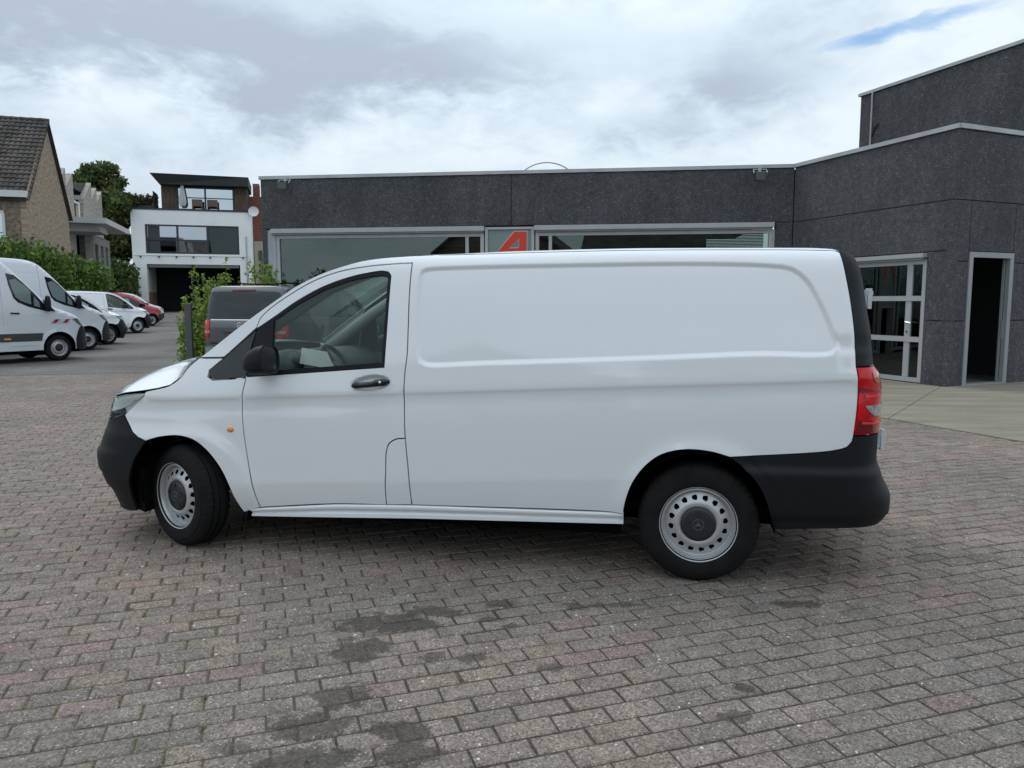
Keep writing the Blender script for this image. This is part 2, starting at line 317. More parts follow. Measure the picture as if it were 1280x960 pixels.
class MB:
    def __init__(s): s.v = []; s.f = []; s.uv = []
    def add(s, vs, fs, uv=None):
        k = len(s.v); s.v += [tuple(p) for p in vs]; s.f += [tuple(i + k for i in f) for f in fs]
        s.uv += list(uv) if uv is not None else [(0, 0)] * len(vs); return s
    def hexa(s, c):                      # 8 corners: bottom 4 ccw, top 4 ccw
        return s.add(c, [(3, 2, 1, 0), (4, 5, 6, 7), (0, 1, 5, 4), (1, 2, 6, 5), (2, 3, 7, 6), (3, 0, 4, 7)])
    def box(s, x0, x1, y0, y1, z0, z1):
        return s.hexa([(x0, y0, z0), (x1, y0, z0), (x1, y1, z0), (x0, y1, z0), (x0, y0, z1), (x1, y0, z1), (x1, y1, z1), (x0, y1, z1)])
    def tube(s, pts, r, seg=8, caps=True):
        pts = [Vector(p) for p in pts]; n = len(pts); rr = r if isinstance(r, (list, tuple)) else [r] * n; k = len(s.v); prev = None
        for i, p in enumerate(pts):
            d = (pts[min(i + 1, n - 1)] - pts[max(i - 1, 0)]).normalized()
            a = d.orthogonal().normalized() if prev is None else (prev - d * prev.dot(d)).normalized(); prev = a; b = d.cross(a)
            for j in range(seg):
                th = 2 * math.pi * j / seg; q = p + (a * math.cos(th) + b * math.sin(th)) * rr[i]; s.v.append(tuple(q)); s.uv.append((0, 0))
        for i in range(n - 1):
            for j in range(seg): s.f.append((k + i * seg + j, k + i * seg + (j + 1) % seg, k + (i + 1) * seg + (j + 1) % seg, k + (i + 1) * seg + j))
        if caps: s.f.append(tuple(k + j for j in reversed(range(seg)))); s.f.append(tuple(k + (n - 1) * seg + j for j in range(seg)))
        return s
    def lathe(s, prof, seg=48, axis='y', c=(0, 0, 0)):
        k = len(s.v); n = len(prof)
        for (a, r) in prof:
            for j in range(seg):
                th = 2 * math.pi * j / seg
                p = (r * math.cos(th), a, r * math.sin(th)) if axis == 'y' else (r * math.cos(th), r * math.sin(th), a)
                s.v.append((p[0] + c[0], p[1] + c[1], p[2] + c[2])); s.uv.append((0, 0))
        for i in range(n - 1):
            for j in range(seg): s.f.append((k + i * seg + j, k + i * seg + (j + 1) % seg, k + (i + 1) * seg + (j + 1) % seg, k + (i + 1) * seg + j))
        return s
    def grid(s, P):                      # P[i][j] points
        k = len(s.v); a = len(P); b = len(P[0])
        for row in P:
            for p in row: s.v.append(tuple(p)); s.uv.append((0, 0))
        for i in range(a - 1):
            for j in range(b - 1): s.f.append((k + i * b + j, k + (i + 1) * b + j, k + (i + 1) * b + j + 1, k + i * b + j + 1))
        return s
    def prism(s, poly, fr, d0, d1):       # 2-D polygon (u,z) in a frame, extruded from depth d0 to d1
        k = len(s.v); n = len(poly)
        for d in (d0, d1):
            for (u, z) in poly: s.v.append(tuple(fr(u, d, z))); s.uv.append((u, z))
        tri = tri2d(poly)
        for t in tri: s.f.append(tuple(k + i for i in t)); s.f.append(tuple(k + n + i for i in reversed(t)))
        for i in range(n): j = (i + 1) % n; s.f.append((k + i, k + j, k + n + j, k + n + i))
        return s
    def build(s, name, material, parent=None, smooth=False, **kw):
        useuv = any(u != (0, 0) for u in s.uv)
        return mk(name, s.v, s.f, material, parent, smooth, uv=s.uv if useuv else None, **kw)
def tri2d(poly):
    n = len(poly)
    r = delaunay_2d_cdt([Vector((p[0], p[1])) for p in poly], [], [list(range(n))], 1, 1e-6)
    return [tuple(r[3][i][0] for i in f) for f in r[2]]
class Frame:
    """wall frame: u along the wall, d out of the wall towards the viewer, z up"""
    def __init__(s, p0, ang):
        s.p = np.array([p0[0], p0[1], 0.0]); a = R(ang); s.e = np.array([math.cos(a), math.sin(a), 0]); s.n = np.array([math.sin(a), -math.cos(a), 0])
    def __call__(s, u, d, z): return s.p + s.e * u + s.n * d + np.array([0, 0, z])
    def box(s, mb, u0, u1, d0, d1, z0, z1):
        c = [s(u0, d0, z0), s(u1, d0, z0), s(u1, d1, z0), s(u0, d1, z0), s(u0, d0, z1), s(u1, d0, z1), s(u1, d1, z1), s(u0, d1, z1)]
        uv = [(u, z) for u, z in ((u0 + .5 * d0, z0), (u1 + .5 * d0, z0), (u1 + .5 * d1, z0), (u0 + .5 * d1, z0), (u0 + .5 * d0, z1), (u1 + .5 * d0, z1), (u1 + .5 * d1, z1), (u0 + .5 * d1, z1))]
        mb.add(c, [(0, 1, 2, 3), (7, 6, 5, 4), (4, 5, 1, 0), (5, 6, 2, 1), (6, 7, 3, 2), (7, 4, 0, 3)], uv); return mb
def fbox(fr, name, m, parent, u0, u1, d0, d1, z0, z1, **kw):
    return fr.box(MB(), u0, u1, d0, d1, z0, z1).build(name, m, parent, **kw)
def in_poly(poly, x, y):
    c = False; n = len(poly)
    for i in range(n):
        x1, y1 = poly[i]; x2, y2 = poly[(i + 1) % n]
        if (y1 > y) != (y2 > y) and x < (x2 - x1) * (y - y1) / (y2 - y1) + x1: c = not c
    return c
def gz(y): return max(0.0, (y - 20.0) * .01)                           # the lane behind rises gently
# ================================================================== GROUND
def ground_sheet(name, xs, ys, z_off, m):
    P = [[(x, y, gz(y) + z_off) for y in ys] for x in xs]
    o = MB().grid(P).build(name, m); o['kind'] = 'structure'; return o
ground_sheet('ground', [-900, -200, -60, -20, 0, 20, 60, 200, 900], [-600, -100, -20, 0, 20, 60, 150, 400, 900], -.09, mat('earth', (.10, .095, .085), .95, var=(.2, .3)))
ground_sheet('road', [-34, -24, -16, -8, -2, 4, 10], [16.2, 20, 30, 45, 60, 80, 86], -.012, M_ROAD)

TH = R(18.5); CA, SA = math.cos(TH), math.sin(TH); PL, PW = .229, .1185
A_CORNER = np.array([8.164, 14.45]); 
def bed_line(x): return 16.75 + (x + 11.2) * .30                       # drain channel: where the yard's pavers end
def apron_y(x): return 8.79 + (x - 5.93) * -2.43 if False else 10.74 - (x - 5.19) * 2.64   # apron edge, apron lies beyond
def in_yard(x, y):
    if y > bed_line(x) - .12: return False
    if y > apron_y(x) + .01 and x > 2.5: return False
    return True
yard = MB().grid([[(x, -9 + (min(bed_line(x), 21.5) + 9) * f, -.0052) for f in (0, .2, .4, .6, .8, 1)] for x in (-16.5, -12, -8, -4, 0, 4, 8, 12)]).build('brick_paving', M_JOINT)
yard['kind'] = 'structure'
def brick_mesh(L, W, seed):
    r = random.Random(seed); bv = .006 + r.random() * .004
    a, b = L / 2, W / 2
    jit = lambda s: (r.random() - .5) * s
    o = [(-a, -b), (a, -b), (a, b), (-a, b)]; i_ = [(-a + bv + jit(.004), -b + bv + jit(.004)), (a - bv + jit(.004), -b + bv + jit(.004)), (a - bv + jit(.004), b - bv + jit(.004)), (-a + bv + jit(.004), b - bv + jit(.004))]
    v = [(x, y, -.03) for x, y in o] + [(x, y, -.005) for x, y in o] + [(x, y, 0.0) for x, y in i_]
    f = [(8, 9, 10, 11)]
    for k in range(4): n = (k + 1) % 4; f += [(k, n, 4 + n, 4 + k), (4 + k, 4 + n, 8 + n, 8 + k)]
    return v, f
def brick_tint(r, x, y):
    g = .170 + r.gauss(0, .009)
    k = r.random()
    if k < .16: c = (g * 1.20, g * .94, g * .87)
    elif k < .24: c = (g * 1.16, g * 1.0, g * .87)
    elif k < .36: c = (g * 1.06, g * .94, g * .865)
    else: c = (g * 1.13, g * .975, g * .88)
    return c
bricks = []
rb = random.Random(11)
for j in range(-40, 190):
    row_off = (.5 if j % 2 else 0) + rb.uniform(-.06, .06); drift = 0
    for i in range(-90, 110):
        lx, ly = (i + row_off) * PL, j * PW
        x = lx * CA - ly * SA; y = lx * SA + ly * CA
        # the rows bow slightly, as laid
        y += -.010 * max(0, x - .5) ** 2 * .35
        if y < 1.6 or y > 20: continue
        if abs(x) > .72 * y + .9: continue
        if not in_yard(x, y): continue
        bricks.append((math.hypot(x, y), x, y))
bricks.sort()
vis = [b for b in bricks if b[2] > 2.28 and abs(b[1]) < (b[2] + .02) * .66 and not (abs(b[1]) > 99)]
near = set(b for b in vis[:300])
protos = []
for k in range(40):
    v, f = brick_mesh(PL - .009, PW - .0085, 100 + k); me = bpy.data.meshes.new('brick'); me.from_pydata(v, [], f); me.materials.append(M_PAVER)
    c = brick_tint(random.Random(500 + k), 0, 0); at = me.color_attributes.new('tint', 'FLOAT_COLOR', 'POINT'); at.data.foreach_set('color', [*c, 1] * len(v)); protos.append(me)
SV, SF, STC = [], [], []
for (d_, x, y) in bricks:
    rz = TH + rb.gauss(0, .008) - .010 * .7 * max(0, x - .5); tx, ty = rb.gauss(0, .006), rb.gauss(0, .006); dz = rb.gauss(0, .0016)
    if (d_, x, y) in near:
        o = bpy.data.objects.new('brick', rb.choice(protos)); COL.objects.link(o); o.parent = yard; o.location = (x, y, dz); o.rotation_euler = (tx, ty, rz)
    else:
        v, f = brick_mesh(PL - .009, PW - .0085, rb.randrange(1 << 20)); k = len(SV); ca, sa = math.cos(rz), math.sin(rz); c = brick_tint(rb, x, y)
        for (a, b, z) in v: SV.append((x + a * ca - b * sa, y + a * sa + b * ca, z + dz + a * -ty + b * tx)); STC += [*c, 1]
        SF += [tuple(q + k for q in t) for t in f]
field = mk('brick', SV, SF, M_PAVER, yard, kind='stuff')
field.data.color_attributes.new('tint', 'FLOAT_COLOR', 'POINT').data.foreach_set('color', STC)

# concrete apron in front of the wing, cast in slabs
apron = bpy.data.objects.new('concrete_apron', None); COL.objects.link(apron); apron['kind'] = 'structure'
def slab(poly, top=.012):
    tri = tri2d(poly); n = len(poly); v = [(x, y, -.05) for x, y in poly] + [(x, y, top) for x, y in poly]
    f = [tuple(n + i for i in t) for t in tri] + [(i, (i + 1) % n, n + (i + 1) % n, n + i) for i in range(n)]
    return mk('slab', v, f, M_APRON, apron)
def ay(x): return (x, apron_y(x))
jd = np.array([5.337 - 7.8, 10.721 - 14.094]); jp = np.array([7.8, 14.094])
jA, jB = np.array([5.19, 10.50]), np.array([8.16, 14.55])              # joint from the paving edge to the wing's corner
nrm = np.array([-(jB - jA)[1], (jB - jA)[0]]); nrm = nrm / np.linalg.norm(nrm) * .006
slab([tuple(jA - nrm), (7.4, 4.9), (15, 2.0), (15, 19), tuple(jB - nrm)])
slab([tuple(jA + nrm), tuple(jB + nrm), (6.6, 19.2), (3.0, 19.8), (1.6, 19.9), (2.52, 17.75)])

# slotted drain across the mouth of the lane
drain = tag(bpy.data.objects.new('drain_channel', None), 'long slotted steel drain channel crossing the brick paving behind the big white van', 'drain'); COL.objects.link(drain)
p0, p1 = np.array([-16.5, bed_line(-16.5)]), np.array([-5.2, bed_line(-5.2)]); dd = (p1 - p0) / np.linalg.norm(p1 - p0); LDR = np.linalg.norm(p1 - p0)
fd = Frame(p0, math.degrees(math.atan2(dd[1], dd[0])))
fbox(fd, 'channel', M_DARK, drain, 0, LDR, -.10, .10, -.05, -.002)
g = MB()
for k in range(int(LDR / .14)): fd.box(g, k * .14, k * .14 + .055, -.085, .085, -.004, .006)
g.build('grate', mat('drain_iron', (.05, .047, .045), .6, .5), drain)
e = MB(); fd.box(e, 0, LDR, .09, .125, -.01, .010); fd.box(e, 0, LDR, -.125, -.09, -.01, .010); e.build('edge_rail', M_ALUD, drain)

# ================================================================== SHOWROOM
L0, I0 = np.array([-6.541, 20.436]), np.array([6.689, 18.627])
FM = Frame(L0, -7.783); FWL = Frame(I0, -70.557); FWR = Frame(A_CORNER, 23.9)
HT = 4.845
show = empty('showroom', (0, 19, 0), label='long single-storey showroom clad in dark exposed-aggregate concrete panels with an angled wing', cat='building')
J = .006
def cpanel(fr, u0, u1, z0, z1, d0=-.14, d1=0.0):
    mb = MB(); b = .008
    c = [fr(u0 + J, d0, z0 + J), fr(u1 - J, d0, z0 + J), fr(u1 - J, d0, z1 - J), fr(u0 + J, d0, z1 - J)]
    e_ = [fr(u0 + J, d1 - b, z0 + J), fr(u1 - J, d1 - b, z0 + J), fr(u1 - J, d1 - b, z1 - J), fr(u0 + J, d1 - b, z1 - J)]
    t_ = [fr(u0 + J + b, d1, z0 + J + b), fr(u1 - J - b, d1, z0 + J + b), fr(u1 - J - b, d1, z1 - J - b), fr(u0 + J + b, d1, z1 - J - b)]
    f = [(11, 10, 9, 8)]
    for k in range(4): n = (k + 1) % 4; f += [(4 + k, 4 + n, n, k), (8 + k, 8 + n, 4 + n, 4 + k)]
    mb.add(c + e_ + t_, f); return mb.build('concrete_panel', M_AGG, show)
# main front
cpanel(FM, 0, 6.582, 3.50, 4.76); cpanel(FM, 6.582, 13.353, 3.50, 4.76)
cpanel(FM, 12.95, 13.353, 0, 3.50)
# left return wall
FE = Frame(FM(0, 0, 0)[:2], 180 - 7.783 - 90 + 0)                      # runs away from the viewer
FE = Frame(FM(0.0, -9, 0)[:2], -97.783)
cpanel(FE, 0, 8.99, 0, 2.5, d0=-.14, d1=0.0); cpanel(FE, 0, 8.99, 2.5, 4.76)
# wing, left face
for (u0, u1, z0, z1) in ((0, 4.43, 3.49, 4.76), (0, 4.43, 2.56, 3.49), (3.88, 4.43, 1.25, 2.56), (3.88, 4.43, 0, 1.25), (0, .75, 0, 2.56)): cpanel(FWL, u0, u1, z0, z1)
# wing, right face
for (u0, u1, z0, z1) in ((0, 3.4, 3.49, 4.76), (3.4, 6.5, 3.49, 4.76), (0, .46, 2.36, 3.49), (.46, 1.745, 2.55, 3.49), (1.745, 3.4, 2.36, 3.49), (3.4, 6.5, 2.36, 3.49),
                         (0, .46, 1.245, 2.36), (0, .46, 0, 1.245), (1.745, 3.4, 1.245, 2.36), (1.745, 3.4, 0, 1.245), (3.4, 6.5, 0, 2.36)): cpanel(FWR, u0, u1, z0, z1)
# shell behind the panels (keeps the joints dark), roof and rooms
bk = MB(); FM.box(bk, .02, 13.7, -.20, -.15, 3.45, 4.74); FM.box(bk, 12.96, 13.7, -.21, -.16, 0, 3.6); FWL.box(bk, -.5, 4.36, -.20, -.15, 2.6, 4.74); FWR.box(bk, .1, 6.5, -.20, -.15, 2.6, 4.74)
FWL.box(bk, 3.95, 4.36, -.20, -.15, 0, 2.6); FWR.box(bk, .06, .40, -.20, -.15, 0, 2.6); FWR.box(bk, 1.85, 6.5, -.20, -.15, 0, 2.6); FE.box(bk, .1, 8.8, -.2, -.15, 0, 4.7)
bk.build('inner_wall', M_DARK, show)
cap = MB(); FM.box(cap, -.03, 13.37, -.25, .035, 4.762, HT); FWL.box(cap, -.02, 4.44, -.25, .035, 4.764, HT + .003); FWR.box(cap, .01, 6.5, -.25, .035, 4.766, HT + .006); FE.box(cap, 0, 8.7, -.25, .035, 4.761, HT - .003)
cap.build('parapet_coping', M_COPING, show)
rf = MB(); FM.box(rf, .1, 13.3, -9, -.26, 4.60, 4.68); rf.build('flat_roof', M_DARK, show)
rf = MB(); rf.add([(6.85, 18.5, 4.61), (8.25, 14.7, 4.61), (14, 17.2, 4.61), (12.5, 24, 4.61)], [(0, 1, 2, 3)]); rf.build('flat_roof', M_DARK, show)
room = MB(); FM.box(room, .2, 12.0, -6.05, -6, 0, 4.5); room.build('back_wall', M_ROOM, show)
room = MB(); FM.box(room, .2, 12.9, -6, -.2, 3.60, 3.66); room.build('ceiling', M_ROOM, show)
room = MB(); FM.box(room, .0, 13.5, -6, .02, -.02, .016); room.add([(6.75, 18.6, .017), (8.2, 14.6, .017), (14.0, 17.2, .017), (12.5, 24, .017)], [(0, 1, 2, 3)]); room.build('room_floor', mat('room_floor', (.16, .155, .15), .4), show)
# wing room
wr = MB(); FWL.box(wr, .3, 4.0, -3.6, -3.55, 0, 4.5); FWL.box(wr, .70, .74, -3.55, -.16, 0, 2.7); FWL.box(wr, .3, 3.9, -6.5, -.2, 2.62, 2.68); wr.build('room_wall', mat('wing_room_wall', (.75, .78, .78), .9), show)
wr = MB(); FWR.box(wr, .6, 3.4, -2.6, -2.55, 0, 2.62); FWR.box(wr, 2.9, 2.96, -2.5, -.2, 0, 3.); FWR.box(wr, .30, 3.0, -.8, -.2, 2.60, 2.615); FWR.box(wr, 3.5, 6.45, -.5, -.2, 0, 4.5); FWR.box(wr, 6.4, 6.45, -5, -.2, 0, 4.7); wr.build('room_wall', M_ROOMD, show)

# ---- shop windows
def window(fr, u0, u1, z0, z1, mull=(), trans=(), fw=.07, m=M_ALU, gm=M_WIN):
    mb = MB(); fr.box(mb, u0, u0 + fw, -.11, -.02, z0, z1); fr.box(mb, u1 - fw, u1, -.11, -.02, z0, z1); fr.box(mb, u0 + fw, u1 - fw, -.11, -.02, z1 - fw, z1); fr.box(mb, u0 + fw, u1 - fw, -.11, -.02, z0, z0 + fw)
    wn_ = empty('window', tuple(fr(u0, 0, z0))); wn_.parent = show; wn_.location = Vector(tuple(fr(u0, 0, z0))) - show.location
    mb.build('frame', m, wn_)
    for u in mull: fbox(fr, 'mullion', m, wn_, u - fw * .45, u + fw * .45, -.10, -.025, z0 + fw, z1 - fw)
    us = [u0 + fw] + [u for u in mull] + [u1 - fw]
    for k, z in enumerate(trans):
        for a, b in zip(us[:-1], us[1:]): fbox(fr, 'transom', m, wn_, a + (0 if a == us[0] else fw * .45), b - (0 if b == us[-1] else fw * .45), -.105, -.015, z - .05, z + .05)
    for a, b in zip(us[:-1], us[1:]): fbox(fr, 'pane', gm, wn_, a, b, -.072, -.064, z0 + fw, z1 - fw)
    return wn_
def shutter(fr, u0, u1, z0, z1):
    s_ = fbox(fr, 'roller_shutter_box', M_ALU, show, u0, u1, -.10, .10, z0 + .035, z1)
    fbox(fr, 'guide_rail', M_ALUD, s_, u0 + .03, u1 - .03, -.06, .055, z0 - .005, z0 + .0345)
fbox(FM, 'corner_pier', mat('blue_grey_cladding', (.36, .39, .42), .5, var=(2, .05)), show, .03, .27, -.2, -.03, 0, 3.47)
fbox(FM, 'corner_pier', mat('blue_grey_cladding'), show, .275, .372, -.2, .0, 0, 3.34)
shutter(FM, .272, 5.905, 3.345, 3.493)
window(FM, .375, 5.885, .08, 3.335, mull=(5.45,), fw=.09)
shutter(FM, 7.166, 12.914, 3.345, 3.493)
window(FM, 7.19, 12.90, .08, 3.335, mull=(7.56,), fw=.09)
fbox(FM, 'window_pier', M_ALU, show, 12.905, 12.948, -.2, -.03, 0, 3.34)
# slatted blind behind the second window
bl = MB()
for k in range(44): z = 1.7 + k * .036; FM.box(bl, 7.72, 12.75, -.40, -.36, z, z + .022)
bl.build('window_blind', mat('blind_slats', (.06, .06, .06), .6), show, kind='stuff')
# dim things inside the first window
fbox(FM, 'ceiling_beam', mat('room_beam', (.22, .25, .24), .7), show, .5, 5.3, -1.6, -1.3, 3.12, 3.26); fbox(FM, 'ceiling_beam', mat('room_beam'), show, .5, 5.3, -3.2, -3.0, 3.35, 3.42); fbox(FM, 'shelf', mat('room_shelf', (.10, .12, .115), .8), show, .5, 1.6, -2.4, -2.0, .02, 2.9)
fbox(FM, 'partition', mat('room_partition', (.48, .50, .48), .8), show, 1.7, 3.4, -3.2, -3.1, .02, 2.75)
# sign panel with the slanted letter
sg = fbox(FM, 'sign_panel', mat('sign_green_grey', (.20, .265, .25), .35, var=(1.2, .12)), show, 5.99, 7.085, -.09, -.045, 1.5, 3.41)
fr_ = MB(); FM.box(fr_, 5.915, 5.988, -.2, .0, 0, 3.47); FM.box(fr_, 7.087, 7.16, -.2, .0, 0, 3.47); FM.box(fr_, 5.99, 7.085, -.1, -.002, 3.412, 3.47); FM.box(fr_, 5.99, 7.085, -.1, -.002, 1.42, 1.498)
fr_.build('sign_frame', M_ALU, sg)
# letter A: slanted left stroke, upright right stroke, cross bar
Lz = lambda u, z: (u, z)
slx = (6.66 - 6.268) / (3.354 - 2.899)
def lx(z): return 6.268 + (z - 2.899) * slx
zb = 2.30
out = MB()
hollow = [(lx(zb) + .245, zb), (6.745, 2.905), (6.775, 2.905), (6.775, zb)]
def outline(grow):
    g_ = grow
    a = [(lx(zb) - 1.3 * g_, zb - g_), (6.66 - .55 * g_, 3.354 + g_), (6.966 + g_, 3.354 + g_), (6.966 + g_, zb - g_), (6.772 - g_, zb - g_), (6.772 - g_, 2.80 - g_), (lx(2.80) + .245 + 1.3 * g_, 2.80 - g_), (lx(zb) + .245 + 1.3 * g_, zb - g_)]
    return a
hol = [(6.515, 2.945), (6.790, 3.195), (6.772, 2.945)]
def strip(name, polyo, hole, m, d0, d1, parent):
    pts = polyo + hole; n, h = len(polyo), len(hole)
    ed = [(i, (i + 1) % n) for i in range(n)] + [(n + i, n + (i + 1) % h) for i in range(h)]
    r = delaunay_2d_cdt([Vector(p) for p in pts], ed, [], 0, 1e-6); vv = [(p.x, p.y) for p in r[0]]; mb = MB(); N_ = len(vv)
    vs = [FM(u, d0, z) for u, z in vv] + [FM(u, d1, z) for u, z in vv]; fs = []
    for t in r[2]:
        c = (sum(vv[i][0] for i in t) / 3, sum(vv[i][1] for i in t) / 3)
        if in_poly(polyo, *c) and not in_poly(hole, *c): fs += [tuple(t), tuple(N_ + i for i in t)]
    for a_, b_ in ed: fs.append((a_, b_, N_ + b_, N_ + a_))
    mb.add(vs, fs); return mb.build(name, m, parent)
strip('letter_outline', outline(.022), [(6.56, 2.962), (6.775, 3.15), (6.76, 2.962)], mat('letter_pale', (.55, .50, .47), .5), -.045, -.030, sg)
strip('letter', outline(0), hol, mat('letter_red', (.62, .045, .022), .4), -.0295, -.015, sg)
# wing window with glazed door behind, and the open doorway
shutter(FWL, .75, 3.872, 2.425, 2.542)
wl = window(FWL, .77, 3.86, .03, 2.42, trans=(1.675, .87), fw=.085)
fbox(FWL, 'door_stile', M_ALU, wl, 3.40, 3.53, -.062, -.03, .12, 2.34)
hd = MB(); hd.tube([FWL(3.47, -.03, 1.21), FWL(3.47, .03, 1.21), FWL(3.60, .03, 1.19)], .014); hd.build('door_handle', M_CHROME, wl); MB().tube([FWL(3.47, -.03, 1.02), FWL(3.47, -.01, 1.02)], .022).build('keyhole', M_CHROME, wl)
dr = empty('doorway', tuple(Vector(tuple(FWR(.46, 0, 0))) - show.location)); dr.parent = show
fb = MB(); FWR.box(fb, .465, .57, -.06, .02, 0, 2.545); FWR.box(fb, 1.635, 1.742, -.06, .02, 0, 2.545); FWR.box(fb, .572, 1.633, -.06, .02, 2.445, 2.545); FWR.box(fb, .572, 1.633, -.16, .03, .0, .035); fb.build('door_frame', M_ALUD, dr)
lf = MB(); FWR.box(lf, 1.60, 1.634, -.11, -.07, .04, 2.43); lf.build('door_leaf', M_ALUD, dr)
fbox(FWR, 'strip_plate', M_CHROME, dr, 1.60, 1.634, -.066, -.0615, .9, 1.25)

# upper storey set back on the roof
FU = Frame((8.985, 20.5), -70.557); H2 = 6.86
for (u0, u1) in ((0, 5.0),): cpanel(FU, u0, u1, 4.62, H2)
c2 = MB(); FU.box(c2, -.05, 5.02, -.3, .04, H2 + .002, H2 + .075); c2.build('parapet_coping', M_COPING, show)
u2 = MB(); FU.box(u2, .05, 4.98, -6, -.16, 4.6, H2 - .02); u2.build('upper_storey', M_AGG, show)
dp = MB(); dp.tube([FU(.43, .04, 4.65), FU(.43, .04, H2)], .022); dp.build('downpipe', M_COPING, show)
cb = MB(); cb.tube([FU(.46, .03, 5.75), FU(.54, .02, 5.96), FU(.66, .02, 6.05)], .012, 5); cb.build('cable', M_DARK, show)
# flood lights under the coping
def flood(u, tilt, lab):
    o = FM(u, .10, 4.63); t_ = empty('floodlight', tuple(o), R(-7.783), label=lab, cat='floodlight', group='floodlights under the parapet')
    h = MB(); ct, st = math.cos(tilt), math.sin(tilt)
    def rot(p): return (p[0], p[1] * ct - p[2] * st, p[1] * st + p[2] * ct)
    c = [(-.11, -.05, -.10), (.11, -.05, -.10), (.09, .05, -.07), (-.09, .05, -.07), (-.13, -.05, .10), (.13, -.05, .10), (.09, .05, .07), (-.09, .05, .07)]
    h.hexa([rot((x, y - .10, z)) for x, y, z in c]); h.build('housing', mat('lamp_body', (.07, .075, .078), .5), t_, local=True)
    q = MB(); q.hexa([rot(p) for p in [(-.10, -.162, -.085), (.10, -.162, -.085), (.10, -.151, -.085), (-.10, -.151, -.085), (-.12, -.162, .085), (.12, -.162, .085), (.12, -.151, .085), (-.12, -.151, .085)]]); q.build('lens', mat('flood_lens', (.16, .18, .18), .12, 0, .6), t_, local=True)
    k = MB(); k.tube([(-.15, -.10, 0), (-.15, .06, .10), (.15, .06, .10), (.15, -.10, 0)], .014, 6); k.box(-.03, .03, .05, .10, .05, .17); k.build('bracket', M_COPING, t_, local=True)
flood(.70, R(25), 'small grey floodlight near the left end of the showroom parapet'); flood(12.54, R(32), 'small grey floodlight beside the inner corner with the wing')
# thin ring rising above the parapet
rg = MB(); cz = 4.15; pts = [FM(7.42 + .93 * math.cos(a), -.34, cz + .0 + .93 * math.sin(a)) for a in np.linspace(0, 2 * math.pi, 49)]
rg.tube([tuple(p) for p in pts], .016, 6, caps=False); tag(rg.build('roof_ring', mat('ring_metal', (.42, .42, .38), .5, .3)), 'thin pale metal ring whose top arc rises above the showroom roof', 'ring')

# furniture seen through the openings
ch = empty('office_chair', tuple(FWL(2.30, -1.0, .02)), R(-20), label='red upholstered chair standing inside behind the wing window', cat='chair')
m_rc = mat('red_cloth', (.45, .03, .03), .85, var=(15, .2))
MB().box(-.24, .24, -.22, .24, .42, .50).build('seat', m_rc, ch, local=True); MB().hexa([(-.22, -.26, .50), (.22, -.26, .50), (.22, -.20, .50), (-.22, -.20, .50), (-.20, -.33, .98), (.20, -.33, .98), (.20, -.27, .98), (-.20, -.27, .98)]).build('backrest', m_rc, ch, local=True)
for sx in (-1, 1):
    for sy in (-1, 1): MB().tube([(sx * .19, sy * .18, .42), (sx * .22, sy * .22, 0)], .014, 6).build('leg', M_CHROME, ch, local=True)
cbn = fbox(FWR, 'cabinet', mat('cabinet_dark', (.022, .024, .03), .6), None, .62, 1.5, -1.9, -1.3, .02, 1.32); tag(cbn, 'dark cabinet inside the open wing doorway', 'cabinet')
pr = empty('printer', tuple(FWR(.88, -1.55, 1.322)), R(23.9), label='grey printer standing on the dark cabinet inside the doorway', cat='printer')
MB().box(-.28, .24, -.2, .2, 0, .16).build('body', mat('printer_grey', (.20, .21, .21), .5), pr, local=True); MB().hexa([(-.24, -.14, .16), (.22, -.14, .16), (.22, .16, .16), (-.24, .16, .16), (-.22, .05, .44), (.14, .05, .44), (.14, .16, .44), (-.22, .16, .44)]).build('lid', mat('printer_lid', (.16, .17, .17), .5), pr, local=True)
MB().box(-.02, .3, -.32, -.2, .03, .045).build('tray', M_PAPER, pr, local=True)
tl = fbox(FWR, 'ceiling_light', mat('tube_off', (.35, .36, .36), .4), None, .7, 1.62, -2.2, -2.12, 2.52, 2.58); tag(tl, 'slim unlit tube light under the ceiling inside the open doorway', 'lamp')
# ================================================================== VAN BODY SURFACE (x rearwards from the rear axle, y out, z up)
QY=np.array([(.10,.860),(.18,.885),(.30,.918),(.40,.9395),(.488,.9530),(.503,.9550),(.525,.9563),(.57,.957),(.70,.9585),(.85,.957),(.97,.9525),(1.01,.9490),(1.045,.9466),(1.075,.9468),(1.098,.9492),(1.112,.9527),(1.121,.9534),(1.15,.9512),(1.19,.9455),(1.27,.934),(1.45,.901),(1.65,.863),(1.78,.833),(1.84,.811),(1.875,.785),(1.90,.75),(1.92,.69)])
def _herm(xs,ys,n=900):
    h=np.diff(xs);d=np.diff(ys)/h
    m=np.zeros(len(xs));m[0]=d[0];m[-1]=d[-1]
    for i in range(1,len(xs)-1):
        if d[i-1]*d[i]<=0:m[i]=0
        else:
            w1=2*h[i]+h[i-1];w2=h[i]+2*h[i-1];m[i]=(w1+w2)/(w1/d[i-1]+w2/d[i])
    X=np.linspace(xs[0],xs[-1],n);k=np.clip(np.searchsorted(xs,X)-1,0,len(h)-1)
    t=(X-xs[k])/h[k]
    Y=(2*t**3-3*t**2+1)*ys[k]+(t**3-2*t**2+t)*h[k]*m[k]+(-2*t**3+3*t**2)*ys[k+1]+(t**3-t**2)*h[k]*m[k+1]
    return X,Y
_WX,_WY=_herm(QY[:,0],QY[:,1])
ROOF=np.array([(-2.6,1.93),(-2.05,1.93),(-1.9,1.925),(-1.75,1.925),(-1.45,1.925),(-1.1,1.932),(-.7,1.938),(-.36,1.94),(.3,1.934),(.6,1.930),(.72,1.922)])
